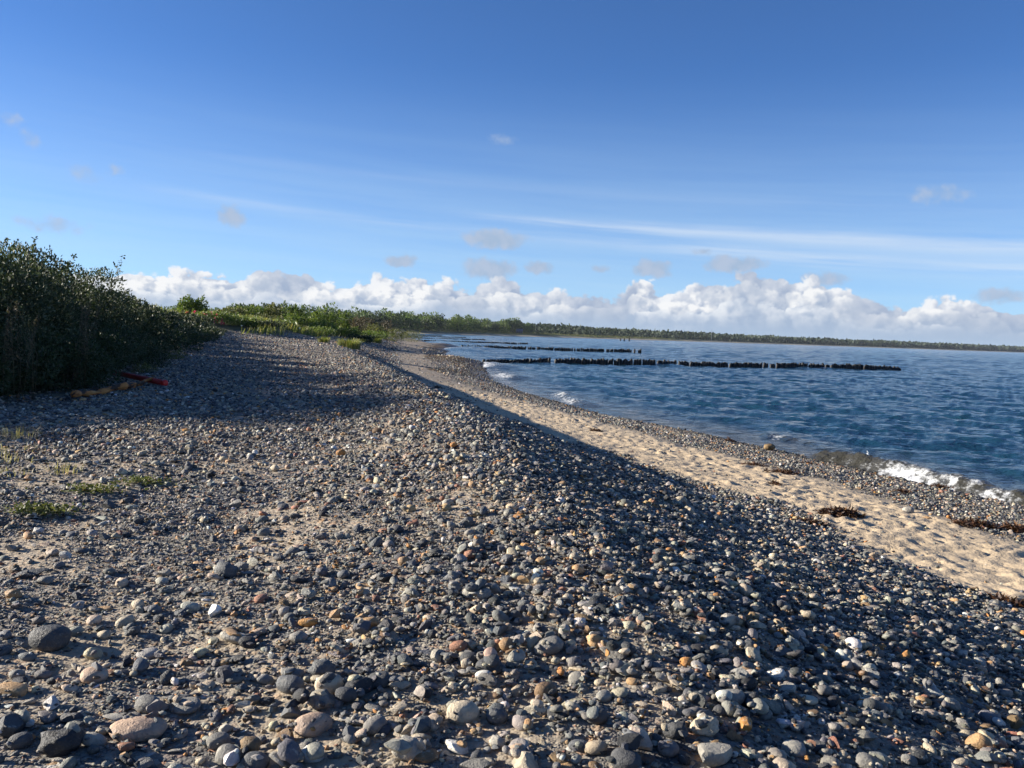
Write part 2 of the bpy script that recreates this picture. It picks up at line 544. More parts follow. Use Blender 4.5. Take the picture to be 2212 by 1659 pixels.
def mat_stone():
    m, t = new_mat('beach stone')
    tint = t.n('ShaderNodeAttribute', attribute_name='tint', attribute_type='INSTANCER').outputs['Color']
    tc = t.n('ShaderNodeTexCoord').outputs['Object']
    rnd = t.n('ShaderNodeObjectInfo').outputs['Random']
    off = t.n('ShaderNodeVectorMath', operation='ADD', i={0: tc, 1: t.n('ShaderNodeCombineXYZ', i={0: t.math('MULTIPLY', rnd, 37.0), 1: t.math('MULTIPLY', rnd, 91.0), 2: 0.0}).outputs[0]}).outputs[0]
    n1 = t.noise(off, 2.2, 5.0, 0.6)
    n2 = t.noise(off, 11.0, 4.0, 0.6)
    c = t.mix(t.mapr(n1, 0.3, 0.7), t.mix(1.0, tint, (.62, .62, .64), 'MULTIPLY'), t.mix(1.0, tint, (1.22, 1.18, 1.10), 'MULTIPLY'))
    # chalky crust and pale specks
    patch = t.math('MULTIPLY', t.mapr(n1, 0.60, 0.68), t.mapr(rnd, 0.55, 0.62))
    c = t.mix(t.math('MULTIPLY', patch, 0.75), c, (.40, .37, .31))
    c = t.mix(t.math('MULTIPLY', t.mapr(n2, 0.62, 0.75), 0.30), c, (.42, .40, .36))
    c = t.mix(t.math('MULTIPLY', t.mapr(n2, 0.25, 0.40, 1.0, 0.0), 0.25), c, (.03, .03, .03))
    bsdf_out(t, c, t.mapr(n1, 0.2, 0.8, 0.50, 0.78), t.math('ADD', n2, t.math('MULTIPLY', t.noise(off, 34.0, 3.0), 0.4)), 0.45, 0.035, 0.4)
    return m


def mat_leaf(name, stops, rough=0.6, trans=0.35, spec=0.35):
    m, t = new_mat(name)
    rnd = t.n('ShaderNodeNewGeometry').outputs['Random Per Island']
    c = t.ramp(rnd, stops)
    p = t.n('ShaderNodeBsdfPrincipled', i={'Base Color': c, 'Roughness': rough, 'Specular IOR Level': spec})
    tr = t.n('ShaderNodeBsdfTranslucent', i={0: t.mix(1.0, c, (1.5, 1.6, .8), 'MULTIPLY')})
    mx = t.n('ShaderNodeMixShader', i={0: trans, 1: p.outputs[0], 2: tr.outputs[0]})
    t.n('ShaderNodeOutputMaterial', i={0: mx.outputs[0]})
    return m


def mat_simple(name, c1, c2, scale=6.0, rough=0.8, bump=0.4, bdist=0.02, spec=0.35, stretch=None):
    m, t = new_mat(name)
    tc = t.n('ShaderNodeTexCoord').outputs['Object']
    if stretch:
        tc = t.n('ShaderNodeVectorMath', operation='MULTIPLY', i={0: tc, 1: stretch}).outputs[0]
    n = t.noise(tc, scale, 6.0, 0.62)
    bsdf_out(t, t.mix(t.mapr(n, 0.3, 0.7), c1, c2), rough, n, bump, bdist, spec)
    return m


MG = mat_ground()
MS = mat_stone()


# ------------------------------------------------------------------ ground sheet
def lines(lo, hi, fine, growth, far_lo, far_hi):
    a = list(np.arange(lo, hi, fine))
    s = fine; x = a[-1]
    while x < far_hi:
        s *= growth; x += s; a.append(x)
    s = fine; x = lo; b = []
    while x > far_lo:
        s *= growth; x -= s; b.append(x)
    return np.array(b[::-1] + a)


def build_ground():
    xs = lines(-7.5, 11.0, 0.06, 1.045, -4500, 900)
    ys = list(np.arange(2.0, 21.0, 0.06)); y = ys[-1]
    while y < 420:
        y += max(0.06, 0.0062 * y) if y < 60 else 0.016 * y
        ys.append(y)
    pre = []; y = 2.0; s = 0.1
    while y > -70:
        s *= 1.25; y -= s; pre.append(y)
    ys = np.array(pre[::-1] + ys)
    X, Y = np.meshgrid(xs, ys)
    Z = height(X, Y)
    # trodden hollows
    sm = sand_mask(X, Y)
    for fx, fy, ra, rb, an, dp in FOOT:
        i0, i1 = np.searchsorted(ys, fy - 0.5), np.searchsorted(ys, fy + 0.5)
        j0, j1 = np.searchsorted(xs, fx - 0.5), np.searchsorted(xs, fx + 0.5)
        if i1 <= i0 or j1 <= j0:
            continue
        dx = X[i0:i1, j0:j1] - fx; dy = Y[i0:i1, j0:j1] - fy
        u = (dx * math.cos(an) + dy * math.sin(an)) / rb; v = (-dx * math.sin(an) + dy * math.cos(an)) / ra
        q = u * u + v * v
        Z[i0:i1, j0:j1] += sm[i0:i1, j0:j1] * dp * (-np.exp(-q) + 0.55 * np.exp(-(np.sqrt(q) - 1.7) ** 2 * 3))
    nx, ny = len(xs), len(ys)
    idx = np.arange(nx * ny).reshape(ny, nx)
    q = np.stack([idx[:-1, :-1], idx[:-1, 1:], idx[1:, 1:], idx[1:, :-1]], -1)
    keep = (X[:-1, :-1] < SHORE(Y[:-1, :-1]) + 14)
    q = q[keep]
    V = np.stack([X, Y, Z], -1).reshape(-1, 3)
    used = np.zeros(len(V), bool); used[q.ravel()] = True
    mp = np.cumsum(used) - 1
    me = mesh_np('beach', V[used], mp[q], MG, True)
    X, Y = X.ravel()[used], Y.ravel()[used]
    sandpatch = 0.42 * sst(-.05, 0.40, -fbm(X * 0.8 + 3, Y * 0.7, 3, 55)) * (X < CD(Y) + 0.2) * (1 - sst(20, 30, Y))
    fattr(me, 'sand', np.maximum(sm.ravel()[used], sandpatch))
    d_sh = SHORE(Y) - X + 0.4 * fbm(X * 0.6, Y * 0.6, 2, 14)
    fattr(me, 'wet', (1 - sst(0.2, 1.1 + 0.02 * np.maximum(Y, 0), d_sh)))
    # wrack left on the spits by the groynes
    wk = np.zeros_like(X)
    for cx, cy, rx, ry in ((-5.0, 83, 4.6, 9.0), (-3.6, 72, 1.9, 9), (-4.0, 60, 1.6, 7), (-11.5, 164, 2.6, 12), (-13, 150, 2, 8), (-12.2, 140, 1.2, 8)):
        wk = np.maximum(wk, np.exp(-((X - cx) / rx) ** 2 - ((Y - cy) / ry) ** 2))
    fattr(me, 'weed', sst(0.35, 0.6, wk + 0.45 * fbm(X * 0.5, Y * 0.2, 4, 17)))
    fattr(me, 'dune', sst(-0.6, 1.2, TOE(Y) - X + 1.2 * fbm(X * 0.3, Y * 0.3, 3, 19)))
    fattr(me, 'coarse', sst(26, 48, Y))
    return tag(put('beach_ground', me), kind='structure')


build_ground()


# ------------------------------------------------------------------ the sea
def mat_water():
    m, t = new_mat('sea water')
    geo = t.n('ShaderNodeNewGeometry')
    pos = geo.outputs['Position']
    foam = t.n('ShaderNodeAttribute', attribute_name='foam').outputs['Fac']
    shal = t.n('ShaderNodeAttribute', attribute_name='shallow').outputs['Fac']
    st = t.n('ShaderNodeVectorMath', operation='MULTIPLY', i={0: pos, 1: (0.75, 1.15, 1.0)}).outputs[0]
    st2 = t.n('ShaderNodeVectorMath', operation='MULTIPLY', i={0: pos, 1: (0.14, 0.30, 1.0)}).outputs[0]
    n1 = t.noise(st, 4.2, 4.0, 0.6)
    n2 = t.noise(st, 1.1, 4.0, 0.6)
    n3 = t.noise(st2, 0.35, 4.0, 0.6)
    h = t.math('ADD', t.math('MULTIPLY', n1, 0.15), t.math('ADD', t.math('MULTIPLY', n2, 0.55), t.math('MULTIPLY', n3, 0.6)))
    deep = t.mix(t.mapr(n3, 0.3, 0.7), (.008, .038, .068), (.011, .048, .076))
    c = t.mix(shal, deep, (.050, .042, .026))
    fnv = t.n('ShaderNodeVectorMath', operation='MULTIPLY', i={0: pos, 1: (1.0, .6, 1.0)}).outputs[0]
    fn = t.mapr(t.math('ADD', t.math('MULTIPLY', t.noise(fnv, 4.5, 6.0, 0.72), 1.9), foam), 1.22, 1.75)
    fn = t.math('MULTIPLY', fn, t.mapr(foam, 0.02, 0.12))
    p = t.n('ShaderNodeBsdfPrincipled', i={'Base Color': t.mix(fn, c, (.66, .68, .70)), 'IOR': 1.333,
                                           'Roughness': t.math('ADD', 0.12, t.math('MULTIPLY', fn, 0.8)), 'Specular IOR Level': 0.5})
    b = t.n('ShaderNodeBump', i={'Height': h, 'Strength': 1.0, 'Distance': 0.55})
    t.link(b.outputs[0], p.inputs['Normal'])
    t.n('ShaderNodeOutputMaterial', i={0: p.outputs[0]})
    return m


# breaking wavelets: (crest line points, height, front width, foam amount from..to along the line)
BREAKERS = [
    ([at(2560, 1458, 0), at(2700, 1478, 0), at(2820, 1502, 0), at(2900, 1520, 0), at(3010, 1552, 0), at(3150, 1590, 0), at(3330, 1640, 0)], .32, .46, (.05, .18, .26, .74, .48, .44, .42)),
    ([at(2420, 1390, 0), at(2480, 1393, 0), at(2540, 1402, 0), at(2620, 1425, 0)], .14, .5, (.25, .6, .1, 0)),
    ([at(1780, 1250, 0), at(1820, 1270, 0), at(1870, 1300, 0)], .17, .6, (.5, .35, .6)),
    ([at(1600, 1194, 0), at(1630, 1200, 0), at(1655, 1210, 0)], .2, 1.0, (.7, .55, .5)),
    ([at(1548, 1160, 0), at(1570, 1168, 0), at(1595, 1178, 0)], .3, 1.7, (.75, .7, .5)),
    ([at(1500, 1108, 0), at(1465, 1112, 0), at(1425, 1118, 0)], .35, 3.0, (.6, .6, .6)),
]
GROYNES = [((-2.6, 92.0), (53.7, 120.5), 150), ((-9.6, 171.0), (26.6, 180.0), 92), ((-30, 246), (4.2, 256.5), 62), ((-40, 318), (-11, 330), 52), ((-62, 392), (-22, 405), 52), ((-75, 452), (-38, 466), 46)]


def seg_dist(X, Y, pts):
    """distance to a polyline (signed: + seaward side), and parameter along it 0..n-1"""
    best = np.full(X.shape, 1e9); par = np.zeros(X.shape); sgn = np.zeros(X.shape)
    for i in range(len(pts) - 1):
        ax, ay = pts[i][0], pts[i][1]; bx, by = pts[i + 1][0], pts[i + 1][1]
        dx, dy = bx - ax, by - ay; L = dx * dx + dy * dy
        t = np.clip(((X - ax) * dx + (Y - ay) * dy) / L, 0, 1)
        px, py = ax + t * dx - X, ay + t * dy - Y
        d = np.hypot(px, py)
        k = d < best
        best = np.where(k, d, best); par = np.where(k, i + t, par)
        s = np.sign((X - ax) * dy - (Y - ay) * dx)
        sgn = np.where(k, s, sgn)
    return best, par, sgn


def wave_z(X, Y):
    rg = np.random.default_rng(12)
    z = np.zeros_like(X)
    fade = 1 - sst(70, 260, Y)
    for k in range(38):
        lam = 0.5 * 1.235 ** (k % 19)
        th = R(222) + rg.normal() * 0.6            # wind waves running in from the sea
        kx, ky = math.cos(th) * 2 * np.pi / lam, math.sin(th) * 2 * np.pi / lam
        ph = rg.uniform(0, 6.28)
        wob = 1.6 * perlin(X * 0.35 / lam + k, Y * 0.35 / lam, 40 + k)
        s = np.sin(kx * X + ky * Y + ph + wob)
        z += 0.0145 * lam ** 0.5 * (1 - (1 - np.abs(s)) * 0.0) * s * (1 - sst(lam * 40, lam * 150, Y)) * (1.0 if lam < 6 else (.12 + .88 * sst(70, 260, Y)))
    return z * 0.86


def build_sea():
    MW = mat_water()
    n_c = 640
    ys = [9.0]
    while ys[-1] < 3600:
        ys.append(ys[-1] * 1.0085)
    ys = np.array(ys + [4200, 5200, 6500, 8500])
    s = np.linspace(-1.05, 1.15, n_c)
    Sx, Y = np.meshgrid(s, ys)
    X = Sx * (Y * 0.72 + 2.0) + 2
    dsh = X - SHORE(Y)
    Z = wave_z(X, Y)
    damp = 0.15 + 0.85 * sst(0, 7, dsh)
    Z = Z * damp
    foam = np.zeros_like(Z); shal = 1 - sst(0.2, 5.5, dsh + 0.8 * fbm(X * .4, Y * .4, 3, 51))
    shal *= 0.85 * (1 - sst(60, 140, Y))
    nf = fbm(X * 1.2, Y * 1.2, 3, 61)
    for pts, hh, wd, fo in BREAKERS:
        d, par, sg = seg_dist(X, Y, pts)
        nn = len(pts) - 1
        env = sst(0, 0.5, par) * (1 - sst(nn - 0.5, nn, par))
        land = -sg
        dd = d * np.where(sg > 0, -1.0, 1.0)       # >0 seaward
        prof = np.where(dd > 0, np.exp(-(dd / (wd * 1.5)) ** 2), np.exp(-(dd / (wd * 0.62)) ** 2))
        Z += hh * env * prof * (1 + 0.35 * nf)
        fa = np.interp(par, np.arange(nn + 1), fo)
        fm = np.exp(-((dd + wd * 0.8) / (wd * 1.15)) ** 2) * env * fa
        foam = np.maximum(foam, fm * (1 + 0.3 * nf))
        face = np.exp(-((dd + wd * 0.35) / (wd * 0.6)) ** 2) * env * sst(0.0, 1.2, par)
        shal = np.maximum(shal, face * 0.85 * (Y < 40) * (1 - np.clip(fa, 0, 1) * .6))
    # foam fringe along the beach and along the groynes
    fringe = np.exp(-((dsh - 0.25 - 0.2 * nf) / 0.28) ** 2) * sst(0.05, 0.35, fbm(X * 0.25, Y * 0.12, 3, 77))
    foam = np.maximum(foam, 0.75 * fringe * (Y < 200) * sst(36, 44, Y))
    nb = np.exp(-((dsh - 0.9) / 1.0) ** 2) * sst(46, 54, Y) * (1 - sst(86, 92, Y))
    foam = np.maximum(foam, 0.45 * nb * sst(-0.1, 0.3, fbm(X * .8, Y * .25, 3, 71)))
    for i, (a, b, n) in enumerate(GROYNES[:2]):
        d, par, sg = seg_dist(X, Y, [a, b])
        hump = sum(h_ * np.exp(-((par - c_) / w_) ** 2) for c_, w_, h_ in ((.355, .035, .22), (.72, .06, .26), (.10, .05, .1), (.93, .03, .15)))
        Z += (hump if i == 0 else 0) * np.exp(-(d / 2.4) ** 2)
        fr = np.exp(-((d - 0.45) / 0.55) ** 2) * (Y < (a[1] + (b[1] - a[1]) * par))
        k = sst(-0.05, 0.22, fbm(par * 16 + i * 5, Y * 0, 3, 81))
        foam = np.maximum(foam, fr * (0.25 + 0.8 * k) * (0.9 if i == 0 else 0.45) * (0.6 + 1.2 * (hump if i == 0 else 0)))
    # whitecap flecks
    caps = sst(0.50, 0.62, fbm(X * 0.5, Y * 0.22, 4, 91)) * sst(30, 60, Y) * (1 - sst(200, 400, Y))
    foam = np.maximum(foam, 0.22 * caps)
    idx = np.arange(X.size).reshape(X.shape)
    q = np.stack([idx[:-1, :-1], idx[:-1, 1:], idx[1:, 1:], idx[1:, :-1]], -1)
    q = q[(dsh[:-1, 1:] > -2.5) & (dsh[:-1, 1:] < 1e9)]
    V = np.stack([X, Y, Z], -1).reshape(-1, 3)
    used = np.zeros(len(V), bool); used[q.ravel()] = True
    mp = np.cumsum(used) - 1
    me = mesh_np('sea', V[used], mp[q], MW, True)
    fattr(me, 'foam', np.clip(foam.ravel()[used], 0, 1))
    fattr(me, 'shallow', np.clip(shal.ravel()[used], 0, 1))
    return tag(put('sea_water', me), kind='structure')


build_sea()

# spray thrown up at the wave
MFOAM = mat_simple('foam spray', (.75, .78, .80), (.9, .9, .9), 30, 0.5, 0.2)


def splash(u, v, hgt, label):
    p = at(u, v, 0.12)
    parts = []
    for k in range(26):
        t = k / 25
        lean = 0.25 * t
        c = np.array([-lean * hgt + RNG.normal() * 0.02 * (1 - t), RNG.normal() * 0.015, hgt * t])
        r = (0.014 * (1 - t) + 0.005) * RNG.uniform(0.6, 1.3)
        parts.append(tube_np([c, c + (RNG.normal() * .01, 0, r), c + (RNG.normal() * .02, 0, 2.6 * r)], [r * .5, r, r * .35], 6))
    v_, f_ = join_np(parts)
    o = put('water_splash', mesh_np('splash', v_, f_, MFOAM, True), loc=p)
    tag(o, label, 'splash', 'spray at the breaking wave')


splash(2770, 1464, 0.22, 'small white jet of spray on the dark wave crest, landward of the foam')
splash(3036, 1546, 0.22, 'small white jet of spray above the white foam at the shingle edge')


# ------------------------------------------------------------------ stones
def ico(sub):
    bm = bmesh.new()
    bmesh.ops.create_icosphere(bm, subdivisions=sub, radius=0.5)
    v = np.array([x.co[:] for x in bm.verts]); f = np.array([[x.index for x in p.verts] for p in bm.faces])
    bm.free()
    return v, f


ICO = {k: ico(k) for k in (1, 2, 3, 4)}


def stone_mesh(kind, seed, sub=3):
    """kind: round, flat, flint (chipped, faceted), knob (lumpy flint with bulges), slab"""
    rg = np.random.default_rng(seed)
    v, f = ICO[sub]
    v = v.copy()
    n = v / np.linalg.norm(v, axis=1, keepdims=True)
    if kind in ('round', 'flat'):
        e = rg.uniform(0.75, 0.95)
        v = np.sign(v) * np.abs(v * 2) ** e / 2
        v *= 1 + 0.16 * perlin3(n * 1.1 + seed, 1)[:, None] + 0.05 * perlin3(n * 2.6 + seed, 2)[:, None]
        v *= (1, rg.uniform(.68, .9), rg.uniform(.5, .72) if kind == 'round' else rg.uniform(.25, .4))
        if rg.random() < 0.5:
            k = rg.normal(size=3); k /= np.linalg.norm(k); d = (v @ k) - rg.uniform(.22, .34) * (0.6 if kind == 'flat' else 1)
            v -= np.maximum(d, 0)[:, None] * k * 0.85
    elif kind in ('flint', 'slab'):
        v *= 1 + 0.30 * perlin3(n * 1.2 + seed, 3)[:, None]
        for _ in range(rg.integers(8, 14)):
            k = rg.normal(size=3); k /= np.linalg.norm(k)
            d = (v @ k) - rg.uniform(.20, .40)
            v -= np.maximum(d, 0)[:, None] * k * 0.97
        v *= 1 + 0.05 * perlin3(n * 4.2 + seed, 4)[:, None]
        v *= (1.12, rg.uniform(.6, .95), rg.uniform(.45, .75) if kind == 'flint' else rg.uniform(.22, .33))
    else:
        v *= 1 + 0.62 * perlin3(n * 1.45 + seed, 5)[:, None] + 0.16 * perlin3(n * 3.4 + seed, 6)[:, None]
        v *= (1.05, rg.uniform(.7, .95), rg.uniform(.6, .8))
    v -= (v.max(0) + v.min(0)) / 2
    v /= max(np.ptp(v[:, 0]), np.ptp(v[:, 1]))
    me = mesh_np('stone', v, f, MS, True)
    if kind in ('flint', 'slab'):
        me.set_sharp_from_angle(angle=R(26))
    return me, float(np.ptp(v[:, 2]))


KINDS = ['round'] * 7 + ['flat'] * 8 + ['flint'] * 14 + ['knob'] * 6 + ['slab'] * 6
LOW = [stone_mesh(k, 100 + i, 2) for i, k in enumerate(KINDS)]          # for the mass
HIGH = [stone_mesh(k, 200 + i, 3) for i, k in enumerate(KINDS)]         # for single stones
THICK = np.array([h for _, h in LOW])

COLS = {'black': (.034, .035, .038), 'dark grey': (.078, .080, .083), 'blue-grey': (.130, .135, .140), 'grey': (.215, .206, .186), 'pale grey': (.35, .33, .285),
        'beige': (.47, .40, .295), 'tan': (.44, .28, .14), 'orange': (.48, .23, .07), 'rust red': (.31, .145, .09), 'pink': (.46, .33, .24), 'brown': (.20, .125, .066), 'white': (.70, .68, .63)}
NAMES = list(COLS)
PROB = np.array([.06, .16, .185, .21, .155, .125, .04, .017, .018, .026, .03, .022]); PROB /= PROB.sum()
COLS = {k: tuple(c * .98 for c in v) for k, v in COLS.items()}
CARR = np.array([COLS[k] for k in NAMES])

# height grid used to lay the near stones on one another
GX0, GX1, GY0, GY1, CELL = -8.6, 10.0, 2.0, 13.6, 0.016
gnx, gny = int((GX1 - GX0) / CELL), int((GY1 - GY0) / CELL)
gx = GX0 + (np.arange(gnx) + .5) * CELL; gy = GY0 + (np.arange(gny) + .5) * CELL
_gX, _gY = np.meshgrid(gx, gy)
BASE = height(_gX, _gY).astype(np.float32)
TOP = BASE.copy()
del _gX, _gY
_k = np.arange(-12, 13)


def lay(x, y, size, thick, sink=0.30):
    """rest a stone on what lies there already; returns its centre height (None if off the grid)"""
    j = int((x - GX0) / CELL); i = int((y - GY0) / CELL)
    r = max(1, int(size * 0.42 / CELL))
    if i - r < 0 or j - r < 0 or i + r >= gny or j + r >= gnx:
        return None
    w = TOP[i - r:i + r + 1, j - r:j + r + 1]
    b = BASE[i, j]
    z0 = 0.55 * float(w.mean()) + 0.45 * float(np.percentile(w, 70)) if r > 1 else float(w.mean())
    z0 = min(z0, b + 0.06)
    zc = z0 + thick * (0.5 - sink)
    q = (np.arange(-r, r + 1) * CELL / (size * 0.48)) ** 2
    dome = zc + thick * 0.5 * np.sqrt(np.maximum(1 - q[:, None] - q[None, :], 0)) - thick * 0.15
    np.maximum(w, dome, out=w)
    return zc


def slope_rot(x, y):
    e = 0.15
    gx_ = (height(x + e, y, False) - height(x - e, y, False)) / (2 * e)
    gy_ = (height(x, y + e, False) - height(x, y - e, False)) / (2 * e)
    return np.arctan(gy_), -np.arctan(gx_)


